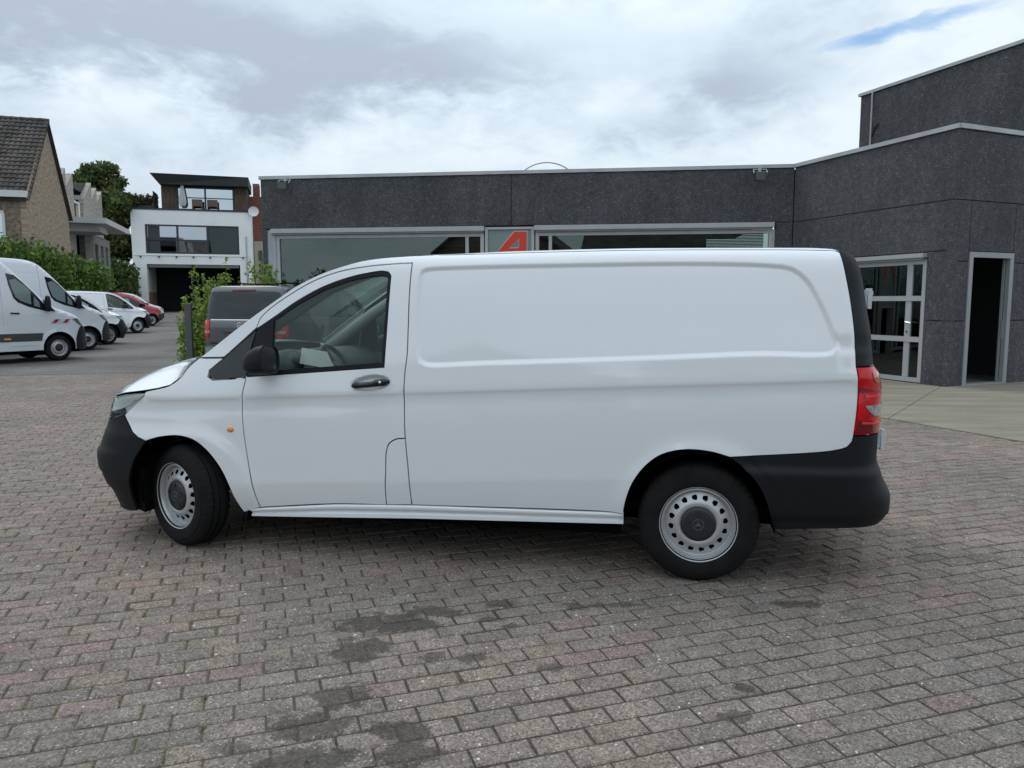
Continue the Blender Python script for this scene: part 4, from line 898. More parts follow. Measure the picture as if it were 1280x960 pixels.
def make_van():
    root = empty('van', (0, 0, 0))
    for sd in (1, -1):
        panel('body_side', P_SIDE, M_PAINT, root, sd, extra=X_SIDE, lines=L_SIDE)
        panel('front_fender', P_FENDER, M_PAINT, root, sd, extra=X_FEND, lines=L_FEND)
        door = panel('door', P_DOOR, M_PAINT, root, sd, extra=X_DOOR, lines=L_DOOR)
        panel('fuel_flap' if sd > 0 else 'sill_flap', P_FLAP, M_PAINT, root, sd)
        wf = panel('window_frame', P_BLACK, M_BLACK, door, sd, off=-.004, hole=GLASSIN, gap=.001, flange=.03)
        panel('window_pane', GLASSIN, M_GLASS, door, sd, off=-.012, gap=-.004, flange=.0005)
        panel('quarter_window', P_QUARTER, M_TINT, root, sd, off=-.003, gap=.002)
        # handle
        hb = MB(); c0, c1 = P3(-2.070, 1.100, sd), P3(-1.838, 1.132, sd)
        rows = []
        for k in range(15):
            t = k / 14; s_ = -2.072 + t * .236; z_ = 1.102 + t * .028
            edge = min(1, min(t, 1 - t) / .12); bow = .020 + .018 * math.sin(math.pi * min(1, max(0, t))) ** .5 * edge; hh = (.0185 + (.004 if t > .62 or t < .18 else -.001)) * (.45 + .55 * edge ** .5)
            base = surf(np.array([s_]), np.array([z_]), False)[0]
            ring_ = []
            for a in np.linspace(0, 2 * math.pi, 11)[:-1]:
                ring_.append((-s_, sd * (base[1] - .004 + bow * .55 + bow * .55 * math.sin(a)), z_ + hh * math.cos(a) + (-.004 if .2 < t < .6 else 0)))
            rows.append(ring_ + [ring_[0]])
        h_ = hb.grid(rows).build('handle', M_BLACKG, door, True, local=True)
        lk = MB().lathe([(0, .0085), (.006, .0085), (.007, .0)], 16, c=(0, 0, 0)); o = lk.build('lock', M_CHROME, h_, True, local=True); b_ = surf(np.array([-1.885]), np.array([1.127]), False)[0]; o.location = (1.885, sd * (b_[1] + .030), 1.127); o.scale = (1, sd, 1)
        # wing mirror
        mm = MB(); rows = []; sx = lambda v, e_: math.copysign(abs(v) ** e_, v)
        for k in range(15):
            f = k / 14; x_ = -2.722 + .172 * f
            g = (1 - (1 - f) ** 2.3) ** .5 if f < 1 else 1.0; top = .052 + .046 * g; bot = .060 + .030 * g - .012 * f
            row = []
            for j in range(33):
                th = 2 * math.pi * j / 32; cy, cz = sx(math.cos(th), .62), sx(math.sin(th), .62)
                row.append((-x_, sd * (1.062 + .118 * g * cy + .006), 1.252 + (top if cz > 0 else bot) * min(1, g * 1.02) * cz - .02 * (1 - f) + .012 * cy * f))
            rows.append(row)
        rows.append([(q[0] - .004, q[1] + (sd * 1.062 - q[1]) * .06, q[2] + (1.252 - q[2]) * .06) for q in rows[-1]])
        rows.append([(q[0] + .012, q[1], q[2]) for q in rows[-1]])
        mi = mm.grid(rows).build('mirror', M_BLACK, door, True, local=True)
        if hasattr(mi.data, 'set_sharp_from_angle'): mi.data.set_sharp_from_angle(angle=R(50))
        mm = MB(); yb = surf(np.array([-2.66]), np.array([1.19]), False)[0][1]
        mm.hexa([(2.72, sd * (yb - .02), 1.155), (2.58, sd * (yb - .02), 1.16), (2.58, sd * 1.02, 1.175), (2.68, sd * 1.02, 1.172), (2.72, sd * (yb - .03), 1.215), (2.60, sd * (yb - .03), 1.22), (2.60, sd * 1.02, 1.215), (2.68, sd * 1.02, 1.215)]); mm.build('mirror_foot', M_BLACK, mi, local=True)
        mm = MB(); q_ = rows[-1]; mm.add(list(q_[:-1]), [tuple(range(len(q_) - 1))]); mm.build('mirror_glass', M_CHROME, mi, local=True)
        # indicator
        ib = MB(); p = P3(-2.903, .803, sd); rows = [[(p.x + .027 * math.sin(f) * math.cos(t), p.y + sd * (.012 * math.cos(f) - .002), p.z + .018 * math.sin(f) * math.sin(t)) for t in np.linspace(0, 2 * math.pi, 17)] for f in np.linspace(0, math.pi / 2, 6)]
        ib.grid(rows).build('indicator', M_AMBER, root, True, local=True)
        # headlight: dark bucket, reflectors, clear cover
        hl = panel('headlight', P_LAMP, mat('lamp_bucket', (.74, .76, .77), .4, .0), root, sd, off=-.018, gap=.004, flange=.02)
        panel('reflector', [(-3.545, .994), (-3.62, .935), (-3.72, .905), (-3.86, .885), (-3.99, .872), (-4.06, .895), (-3.93, .943), (-3.70, .985)], mat('reflector_silver', (.82, .84, .86), .35, .15), hl, sd, off=-.009, gap=.0, flange=.03)
        panel('dark_bezel', smooth([(-3.665, .874), (-3.80, .850), (-3.98, .814), (-4.11, .828), (-4.13, .86), (-4.0, .866), (-3.84, .886), (-3.74, .915), (-3.67, .905)], .03, True), M_BLACKG, hl, sd, off=-.010, gap=.002, flange=.02)
        panel('light_strip', [(-3.50, 1.008), (-3.53, .975), (-3.66, .955), (-3.9, .925), (-4.05, .90), (-4.06, .915), (-3.88, .955), (-3.68, .985)], mat('strip_white', (.80, .82, .83), .3), hl, sd, off=-.006, gap=0, flange=.02)
        panel('lens', P_LAMP, M_LENS, hl, sd, off=.002, gap=.003, flange=.03)
        # parking sensors
        for s_, z_, o_ in ((.905, .535, .016), (-3.80, .585, .006)):
            q0, q1 = P3(s_, z_, sd, o_ - .004), P3(s_ + .01, z_, sd, o_ - .004); tg = (q1 - q0).normalized(); up_ = Vector((0, 0, 1)); nn = tg.cross(up_) * sd; nn = nn if nn.y * sd > 0 else -nn
            ps = MB(); ps.add([tuple(q0 + nn * .006 + (tg * math.cos(t) + up_ * math.sin(t)) * r_) for r_ in (.0115, .0095, .0) for t in np.linspace(0, 2 * math.pi, 13)[:-1]], [(k, (k + 1) % 12, 12 + (k + 1) % 12, 12 + k) for k in range(12)] + [tuple(range(12, 24))]); ps.build('parking_sensor', M_BLACKG, root, local=True)
        # rear corner
        panel('corner_trim', P_TRIM, M_BLACK, root, sd, off=.002, gap=.002, fn=trim_surf)
        tl_ = panel('tail_light', P_TAIL, M_REDL, root, sd, off=.006, gap=.003, fn=None)
        panel('indicator_lens', smooth([(1.0, 1.222), (1.08, 1.226), (1.13, 1.21), (1.13, 1.175), (1.05, 1.165), (1.01, 1.185)], .02, True), mat('amber_red', (.50, .085, .008), .15, 0, .6, coat=.8), tl_, sd, off=.010, gap=0, flange=.01)
        panel('reverse_lens', smooth([(.905, 1.048), (1.0, 1.046), (1.19, 1.048)], .03) + [(1.19, 1.0)] + smooth([(1.19, 1.0), (1.06, .984), (.985, .998), (.93, 1.028)], .03), mat('reverse_grey', (.36, .36, .355), .15, .2, .6, coat=.8, var=(40, .5)), tl_, sd, off=.010, gap=.0, flange=.01)
        panel('dark_lens', [(.852, .972), (.835, .895), (1.05, .895), (1.0, .965), (.93, .968)], M_REDD, tl_, sd, off=.009, gap=.002, flange=.01)
        panel('dark_lens', [(.86, 1.150), (.856, 1.118), (1.18, 1.122), (1.18, 1.14), (1.02, 1.128)], M_REDD, tl_, sd, off=.009, gap=.002, flange=.01)
        panel('lens_band', [(.90, 1.108), (.905, 1.092), (1.17, 1.094), (1.17, 1.106), (1.0, 1.100)], mat('bright_red', (.80, .05, .05), .2), tl_, sd, off=.0095, gap=.0, flange=.01)
        panel('lens_band', [(.885, .962), (.88, .948), (1.15, .940), (1.16, .955), (1.03, .952)], mat('bright_red'), tl_, sd, off=.0125, gap=.0, flange=.01)
        panel('rear_door', P_RDOOR, M_PAINT, root, sd, gap=.003)
        panel('bumper_end', P_BUMPR, M_BLACK, root, sd, off=.006, gap=.002, grid=.03, fn=bump_surf) if False else None
        for z_ in (1.625, .835):
            p = surf(np.array([1.19]), np.array([z_]))[0]; hg = MB(); x0 = -p[0]
            hg.box(x0 - .028, x0 + .02, min(sd * (p[1] - .05), sd * (p[1] + .01)), max(sd * (p[1] - .05), sd * (p[1] + .01)), z_ - .045, z_ + .05)
            hg.box(x0 - .034, x0 - .012, min(sd * (p[1] - .04), sd * (p[1] + .017)), max(sd * (p[1] - .04), sd * (p[1] + .017)), z_ - .055, z_ + .06)
            hg.box(x0 - .040, x0 + .0, min(sd * (p[1] - .03), sd * (p[1] + .013)), max(sd * (p[1] - .03), sd * (p[1] + .013)), z_ + .02, z_ + .045)
            hg.build('hinge', M_PAINT2, root, local=True)
        # rocker sill
        rows = []
        for s_ in np.linspace(-2.80, -.424, 40):
            zt = float(np.interp(s_, [-2.8, -2.728, -2.208, -1.709, -.514, -.424], [.283, .295, .348, .367, .388, .386])); zb_ = float(np.interp(s_, [-2.8, -2.774, -1.707, -.424], [.234, .235, .281, .319]))
            yy = float(surf(np.array([s_]), np.array([zt]), False)[0][1]); h_s = zt - zb_
            rows.append([(-s_, sd * (yy + dy), zt - f * h_s) for dy, f in ((-.03, -.0), (-.001, .0), (.003, .04), (.005, .14), (.002, .28), (-.012, .34), (-.018, .48), (-.017, .62), (-.008, .70), (-.008, .96), (-.013, 1.0), (-.06, 1.0))])
        o = MB().grid(rows).build('sill', M_PAINT, root, True, local=True)
        if hasattr(o.data, 'set_sharp_from_angle'): o.data.set_sharp_from_angle(angle=R(50))
        wheel_set(root, 0, sd); wheel_set(root, -3.30, sd, R(24))
        # wheel-arch liners
        for cx, rr in ((0, .43), (-3.2, .40)):
            lw = MB(); rows = []
            for t in np.linspace(-.34 if cx < -1 else -.10, math.pi + (.12 if cx < -1 else .10), 28):
                row = []
                for y_, k_ in ((.50, 0.02), (.50, .0), (.70, .0), (.86, .0), (.925, -.012)):
                    r_ = 0.05 if k_ == .02 else rr - k_ * 0 + (k_ if k_ < 0 else 0); row.append((-(cx + r_ * math.cos(t)), sd * y_, .335 + r_ * math.sin(t)))
                rows.append(row)
            lw.grid(rows).build('arch_liner', M_DARK, root, True, local=True)
        # dark seals behind the seams
        for ch_ in (SEAMB, DOORTOP, SEAMFD, SHUT + [(-3.60, 1.018), (-3.879, .986), (-4.08, .95)], DOORBOT, FLAP, WREAR, [(-2.731, 1.452), (-2.96, 1.259), (-3.06, 1.17)]):
            C_ = np.array(smooth(ch_, .05)); T_ = np.gradient(C_, axis=0); T_ /= np.linalg.norm(T_, axis=1)[:, None] + 1e-9; N2 = np.stack([-T_[:, 1], T_[:, 0]], 1) * .016
            rows = []
            for a_, b_ in zip(C_ - N2, C_ + N2): rows.append([P3(*a_, sd, -.021), P3(*b_, sd, -.021)])
            MB().grid(rows).build('door_seal', M_DARK, root, local=True)
        # cabin door card and cargo lining
        # far lower door card
        dcard = MB(); dcard.box(1.78, 2.78, min(sd * .86, sd * .89), max(sd * .86, sd * .89), .40, 1.185); dcard.build('door_card', M_TRIM, root, local=True)
    # bumpers: one piece each, both sides in a mesh
    def both(name, poly, m_, **k):
        a = panel(name, poly, m_, root, 1, **k); b = panel(name, poly, m_, None, -1, **k)
        me, mb_ = a.data, b.data; n0 = len(me.vertices)
        va = [tuple(v.co) for v in me.vertices] + [tuple(v.co) for v in mb_.vertices]; fa = [tuple(p.vertices) for p in me.polygons] + [tuple(i + n0 for i in p.vertices) for p in mb_.polygons]
        bpy.data.objects.remove(b); bpy.data.objects.remove(a)
        o = mk(name, va, fa, m_, root, True, local=True)
        if hasattr(o.data, 'set_sharp_from_angle'): o.data.set_sharp_from_angle(angle=R(35))
        return o
    fbp = both('front_bumper', P_BUMPF, M_BLACK, off=.002, gap=.002, grid=.02, fn=front_surf)
    both('rear_bumper', P_BUMPR, M_BLACK, off=.000, gap=.002, grid=.018, fn=rear_surf)
    both('grille', P_GRILLE, M_BLACKG, off=-.02, gap=0.0)
    # star on the grille
    st = make_star(.085, 0); o = st.build('emblem', M_CHROME, root, local=True); o.location = (4.115, 0, .88); o.rotation_euler = (0, 0, -math.pi / 2)
    # bonnet
    edge = [np.array(P3(*q)) for q in smooth([(-4.10, .945), (-3.879, .978), (-3.68, 1.010), (-3.482, 1.035)] + rev(SHUT)[1:], .05)]
    n_ = len(edge); cx = np.linspace(0, 1, n_) ** 1.0; rows = []
    zc_p = _herm(np.array([0, .12, .4, .75, 1.0]), np.array([.972, 1.045, 1.155, 1.245, 1.295]), 60); xc_p = _herm(np.array([0, .12, .4, .75, 1.0]), np.array([4.04, 3.97, 3.74, 3.45, 3.26]), 60)
    for k, e_ in enumerate(edge):
        t = k / (n_ - 1); C_ = np.array([np.interp(t, *xc_p), 0, np.interp(t, *zc_p)]); row = []
        e2 = e_ + np.array([0, -.005, .0062])
        for v in np.linspace(-1, 1, 33):
            a = abs(v); q = C_ + (e2 - C_) * np.array([a ** 2.2, 1, a ** 3.2]); q[1] = e2[1] * v; row.append(tuple(q))
        row = [(e2[0], -e2[1] + .03, e2[2] - .006)] + row + [(e2[0], e2[1] - .03, e2[2] - .006)]
        rows.append(row)
    bo = MB().grid(rows).build('bonnet', M_PAINT, root, True, local=True)
    if hasattr(bo.data, 'set_sharp_from_angle'): bo.data.set_sharp_from_angle(angle=R(50))
    # windscreen and roof from the pillar line
    ed = [np.array(P3(*q)) for q in smooth([p for p in PILLAR if p[1] < 1.87], .06)]; rows = []; n_ = len(ed)
    cw = _herm(np.array([0, .5, 1.0]), np.array([3.30, 2.68, 2.16]), 40); cz = _herm(np.array([0, .5, 1.0]), np.array([1.285, 1.63, 1.880]), 40)
    for k, e_ in enumerate(ed):
        t = (ed[k][2] - ed[0][2]) / (ed[-1][2] - ed[0][2]); C_ = np.array([np.interp(t, *cw), 0, np.interp(t, *cz)])
        rows.append([tuple((C_ + (e_ + np.array([0, -.012, 0]) - C_) * np.array([abs(v) ** 2.6, 1, abs(v) ** 2.6])) * np.array([1, 0, 1]) + np.array([0, (e_[1] - .012) * v, 0])) for v in np.linspace(-1, 1, 25)])
    MB().grid(rows).build('windscreen', M_GLASS, root, True, local=True)
    cowl = MB(); cowl.grid([[tuple(q) for q in rows[0]], [(r_[0] - .02, r_[1], r_[2] - .06) for r_ in rows[0]], [(3.18, r_[1], 1.19) for r_ in rows[0]]]); cowl.build('cowl', M_BLACK, root, True, local=True)
    ed = [np.array(P3(*q)) for q in smooth([(-2.039, 1.864), (-1.914, 1.880)] + ROOFE, .06)]; rows = []
    for k, e_ in enumerate(ed):
        x_ = -e_[0]; zr = float(np.interp(x_, ROOF[:, 0], ROOF[:, 1])); C_ = np.array([np.interp(x_, [-2.04, -1.7], [2.16, 1.72]) if x_ < -1.7 else e_[0], 0, float(np.interp(x_, [-2.04, -1.9, -1.7, -1.2], [1.882, 1.896, 1.910, zr - .004]))])
        pw_ = float(np.interp(x_, [-2.04, -1.35], [2.6, 9.0]))
        if x_ > .7: C_[0] = np.interp(x_, [.7, .77], [-.7, -.82])
        row = []
        for v in np.linspace(-1, 1, 49):
            v = math.copysign(1 - (1 - abs(v)) ** 1.7, v); a = abs(v); row.append((C_[0] + (e_[0] - C_[0]) * a ** 2.2, e_[1] * v, C_[2] + (e_[2] - C_[2]) * (a ** pw_ * .75 + a ** 2.6 * .25)))
        rows.append(row)
    last = [(q[0] - .02, q[1] * .99, q[2] - .05) for q in rows[-1]]
    MB().grid(rows + [last]).build('roof', M_PAINT, root, True, local=True)
    # underbody, bulkhead, cabin
    for sd in (1, -1):
        ad = MB(); ad.hexa([(3.58, sd * .50, .215), (3.98, sd * .45, .215), (3.96, sd * .66, .215), (3.58, sd * .905, .215), (3.58, sd * .50, .50), (4.02, sd * .45, .50), (4.0, sd * .66, .50), (3.58, sd * .90, .50)]); ad.build('air_deflector', M_DARK, root, local=True)
    ub = MB(); ub.box(-.95, 3.60, -.78, .78, .37, .42); ub.box(.45, 2.74, -.80, .80, .225, .369); ub.box(-.5, .44, -.5, .5, .25, .30); ub.tube([(-.0, -.8, .34), (0, .8, .34)], .05, 8); ub.tube([(.5, .3, .22), (-.9, .45, .30)], .035, 8); ub.build('underbody', M_DARK, root, local=True)
    bh = MB(); bh.box(1.60, 1.64, -.80, .80, .36, 1.83); bh.build('bulkhead', M_PALE, root, local=True)
    fl_ = MB(); fl_.box(1.6, 3.3, -.84, .84, .38, .46); fl_.build('cabin_floor', M_DARK, root, local=True)
    ds = MB(); rows = []
    for x_, z_ in ((3.22, 1.16), (3.02, 1.235), (2.80, 1.245), (2.68, 1.215), (2.60, 1.13), (2.62, .98), (2.74, .80), (2.78, .5)): rows.append([(x_, y_, z_ + (.035 * math.exp(-((y_ - .38) / .2) ** 2) if 2.55 < x_ < 2.95 else 0)) for y_ in np.linspace(-.84, .84, 29)])
    ds.grid(rows).build('dashboard', M_TRIM, root, True, local=True)
    sw = MB(); c_ = Vector((2.42, .38, 1.145)); ax = Vector((-.86, 0, .50)).normalized(); a1 = Vector((0, 1, 0)); a2 = ax.cross(a1)
    sw.tube([tuple(c_ + (a1 * math.cos(t) + a2 * math.sin(t)) * .185) for t in np.linspace(0, 2 * math.pi, 41)], .017, 8, caps=False)
    for t in (0, math.pi, -math.pi / 2): sw.tube([tuple(c_ - ax * .02), tuple(c_ + (a1 * math.cos(t) + a2 * math.sin(t)) * .18)], [.03, .014], 8)
    sw.tube([tuple(c_ - ax * .03), tuple(c_ + ax * .02)], [.075, .06], 16); sw.tube([tuple(c_ - ax * .03), tuple(c_ - ax * .35)], .035, 10); sw.build('steering_wheel', M_TRIM, root, True, local=True)
    bn = MB(); rows = [[(2.66 - .10 * math.sin(t) , .38 + .19 * math.cos(p_), 1.20 + .085 * math.sin(p_) * (1 if t < 1.5 else .9)) for p_ in np.linspace(0, math.pi, 13)] for t in np.linspace(0, 1.57, 6)]; bn.grid(rows); bn.build('instrument_hood', M_TRIM, root, True, local=True)
    for yc, wd in ((.45, .26), (-.38, .44)):
        s_ = MB(); s_.hexa([(2.38, yc - wd, .62), (1.86, yc - wd, .60), (1.86, yc + wd, .60), (2.38, yc + wd, .62), (2.40, yc - wd, .76), (1.86, yc - wd, .72), (1.86, yc + wd, .72), (2.40, yc + wd, .76)])
        s_.hexa([(1.92, yc - wd, .70), (1.78, yc - wd, .70), (1.78, yc + wd, .70), (1.92, yc + wd, .70), (1.74, yc - wd * .86, 1.34), (1.66, yc - wd * .86, 1.34), (1.66, yc + wd * .86, 1.34), (1.74, yc + wd * .86, 1.34)])
        s_.hexa([(1.76, yc - .12, 1.37), (1.67, yc - .12, 1.37), (1.67, yc + .12, 1.37), (1.76, yc + .12, 1.37), (1.73, yc - .10, 1.56), (1.66, yc - .10, 1.56), (1.66, yc + .10, 1.56), (1.73, yc + .10, 1.56)]); s_.build('seat', M_SEAT, root, local=True)
    pp = MB(); pp.hexa([(2.60, .58, 1.20), (2.34, .60, 1.165), (2.34, .605, 1.165), (2.60, .585, 1.20), (2.62, .50, 1.30), (2.43, .52, 1.275), (2.43, .525, 1.275), (2.62, .505, 1.30)]); pp.build('paper_sheet', M_PAPER, root, local=True)
    hdl = MB(); rows = [[(x_, y_, np.interp(x_, [1.6, 2.2, 2.45], [1.84, 1.82, 1.74]) + .0 * y_) for y_ in np.linspace(-.72, .72, 7)] for x_ in np.linspace(1.62, 2.1, 6)]; hdl.grid(rows).build('headliner', M_PALE, root, True, local=True)
    for sd in (1, -1):
        ap = MB(); ap.tube([(3.02, sd * .80, 1.22), (2.62, sd * .765, 1.50), (2.3, sd * .74, 1.70), (2.02, sd * .72, 1.80)], [.05, .05, .045, .04], 8); ap.build('pillar_trim', M_PALE, root, True, local=True)
    return root
def trim_surf(S, Z): 
    p = surf(S, Z); return p
def front_surf(S, Z):
    p = surf(S, Z); t = ss(-3.40, -3.60, S) if False else np.clip((-3.5 - S) / .15, 0, 1)
    lipz = (.012 * ss(.635, .60, Z) - .018 * ss(.36, .335, Z) - .016 * ss(.475, .45, Z)) * np.clip((-3.62 - S) / .25, 0, 1)
    p[..., 0] -= lipz * .8 ; p[..., 1] += lipz * .4; return p
def rear_surf(S, Z):
    p = surf(S, Z); d = .020 * ss(.70, .672, Z) - .016 * ss(.425, .395, Z); r = np.hypot(S, Z - .34); d = d - .012 * ss(.50, .46, r) * ss(.9, .3, S)
    p[..., 1] += d; return p
# ================================================================== VEHICLES
LANE = R(56)
hero = make_van()
hero.location = (1.245, 5.193, 0); hero.rotation_euler = (0, 0, R(180 - 11.3))
tag(hero, 'large white panel van with black bumpers filling the middle of the brick yard', 'van')
def paint_over(root, src, dst, only=None):
    for o in list(root.children_recursive):
        if o.type == 'MESH' and (only is None or o.name.split('.')[0] in only):
            for k, sl in enumerate(o.material_slots):
                if sl.material == src: sl.link = 'OBJECT'; sl.material = dst
def straighten(root):
    for o in root.children:
        if o.name.startswith('wheel'):
            sd = 1 if o.location.y > 0 else -1
            o.rotation_euler = (0, 0, 0 if sd > 0 else math.pi); o.location.x = 3.24 if o.location.x > 1.5 else 0; o.location.y = sd * .93
def drop(root, names):
    for o in list(root.children_recursive):
        try: nm = o.name.split('.')[0]
        except ReferenceError: continue
        if nm in names:
            for c in list(o.children_recursive): bpy.data.objects.remove(c)
            bpy.data.objects.remove(o)
GROUP_V = 'vehicles parked along the left side of the lane'
def place_front(root, wx, wy, ang):                                    # wx, wy: where the right front wheel touches the ground
    ca, sa = math.cos(ang), math.sin(ang); x = wx - (3.24 * ca + .93 * sa); y = wy - (3.24 * sa - .93 * ca)
    root.location = (x, y, gz(wy)); root.rotation_euler = (0, 0, ang)
# the same kind of panel van further up the lane
v4 = dup(hero); straighten(v4); place_front(v4, -17.45, 36.0, LANE)
tag(v4, 'white panel van parked just before the red car in the lane', 'van', GROUP_V)
v3 = dup(hero); straighten(v3); place_front(v3, -14.55, 27.8, LANE)
tag(v3, 'low white van with multi-spoke alloy wheels, mostly hidden', 'van', GROUP_V)
# alloy rims on that one
am = MB().lathe([(-.012, .228), (-.002, .227), (-.004, .212), (-.02, .205), (-.06, .20)], 48)
for k in range(16):
    t = 2 * math.pi * k / 16; c, s = math.cos(t), math.sin(t); q = []
    for y0, y1 in ((-.05, -.05), (-.02, -.008)):
        for (a, b, y) in ((.045, -.008, y0), (.208, -.013, y1), (.208, .013, y1), (.045, .008, y0)): q.append((a * c - b * s, y, a * s + b * c))
    am.hexa(q)
am.lathe([(-.03, .06), (-.006, .055), (-.002, .0)], 24)
me_al = bpy.data.meshes.new('rim'); me_al.from_pydata(am.v, [], am.f); me_al.materials.append(mat('alloy', (.62, .63, .64), .3, .5)); me_al.update()
for o in v3.children_recursive:
    if o.name.startswith('rim'): o.data = me_al
drop(v3, ('hub_cap',)) if False else None

# grey passenger van, tail towards the camera
gv = dup(hero); straighten(gv); GA = R(90 - 13)
drop(gv, ('hinge', 'rear_door', 'corner_trim', 'bulkhead'))
paint_over(gv, M_PAINT, M_GREY); paint_over(gv, M_PAINT2, M_GREY)
for o in gv.children:
    if o.name.startswith('rear_bumper') or o.name.startswith('front_bumper'):
        for sl in o.material_slots: sl.link = 'OBJECT'; sl.material = M_GREY
tag(gv, 'dark grey passenger van parked tail first beyond the bonnet of the large white van', 'van')
P_TG = [(1.60, .80), (1.17, .81), (1.03, .83), (1.03, .888), (1.19, .895), (1.205, 1.2), (1.17, 1.26), (.875, 1.262), (.866, 1.438), (.845, 1.611), (.81, 1.759), (.78, 1.875), (1.11, 1.875), (1.60, 1.893)]
P_RW = [(1.60, 1.265), (1.02, 1.285), (.985, 1.33), (.975, 1.5), (.965, 1.70), (.99, 1.775), (1.06, 1.80), (1.60, 1.815)]
P_RW = chain([(1.60, 1.265)], smooth([(1.60, 1.265), (1.10, 1.275), (1.0, 1.30), (.975, 1.38), (.965, 1.55), (.955, 1.70), (.985, 1.775), (1.08, 1.80), (1.60, 1.815)]))
for sd in (1, -1):
    tgp = panel('tailgate', P_TG, M_GREY, gv, sd, gap=.0 if False else .001)
    panel('rear_window', P_RW, M_TINT, tgp, sd, off=.004, gap=0, flange=.006)
    panel('side_window', [(-1.60, 1.265), (.60, 1.335), (.52, 1.60), (.42, 1.755), (-.2, 1.80), (-1.58, 1.785)], M_TINT, gv, sd, off=.010, gap=0, flange=.012)
def rear_pt(y, z, off=.0):                                             # point on the tailgate
    xr = float(np.interp(z, *XR)); return (-(xr + off - .06 * (abs(y) / .8) ** 3), y, z)
cb_ = MB(); rows = [[rear_pt(y, z, .012) for z in (1.268, 1.248)] for y in np.linspace(-.70, .70, 15)]; cb_.grid(rows); cb_.build('chrome_strip', M_CHROME, gv, True, local=True)
ph_ = MB(); ph_.hexa([rear_pt(-.34, .98, .0), rear_pt(.34, .98, .0), rear_pt(.34, .98, .03), rear_pt(-.34, .98, .03), rear_pt(-.36, 1.06, .0), rear_pt(.36, 1.06, .0), rear_pt(.36, 1.04, .055), rear_pt(-.36, 1.04, .055)]); ph_.build('plate_recess', M_GREY, gv, local=True)
pl_ = MB(); pl_.hexa([rear_pt(-.26, .87, .005), rear_pt(.26, .87, .005), rear_pt(.26, .87, .016), rear_pt(-.26, .87, .016), rear_pt(-.26, .975, .005), rear_pt(.26, .975, .005), rear_pt(.26, .975, .016), rear_pt(-.26, .975, .016)]); pl_.build('number_plate', mat('blank_plate', (.30, .30, .31), .5), gv, local=True)
so = make_star(.055, 0).build('emblem', M_CHROME, gv, local=True); q_ = rear_pt(0, 1.155, .02); so.location = q_; so.rotation_euler = (0, 0, math.pi / 2)
bl_ = MB(); bl_.hexa([rear_pt(-.25, 1.83, .01), rear_pt(.25, 1.83, .01), rear_pt(.25, 1.83, .03), rear_pt(-.25, 1.83, .03), rear_pt(-.25, 1.855, .01), rear_pt(.25, 1.855, .01), rear_pt(.25, 1.855, .03), rear_pt(-.25, 1.855, .03)]); bl_.build('brake_light', M_REDD, gv, local=True)
for sd in (1, -1): tube_ = MB().tube([(-.70, sd * .62, 1.955), (-.4, sd * .64, 1.985), (1.3, sd * .63, 1.985), (1.6, sd * .61, 1.955)], .016, 6).build('roof_rail', M_DARK, gv, True, local=True)
rc = np.array([-5.28, 15.0]); gv.location = (rc[0] + math.cos(GA) * 1.03, rc[1] + math.sin(GA) * 1.03, 0); gv.rotation_euler = (0, 0, GA)

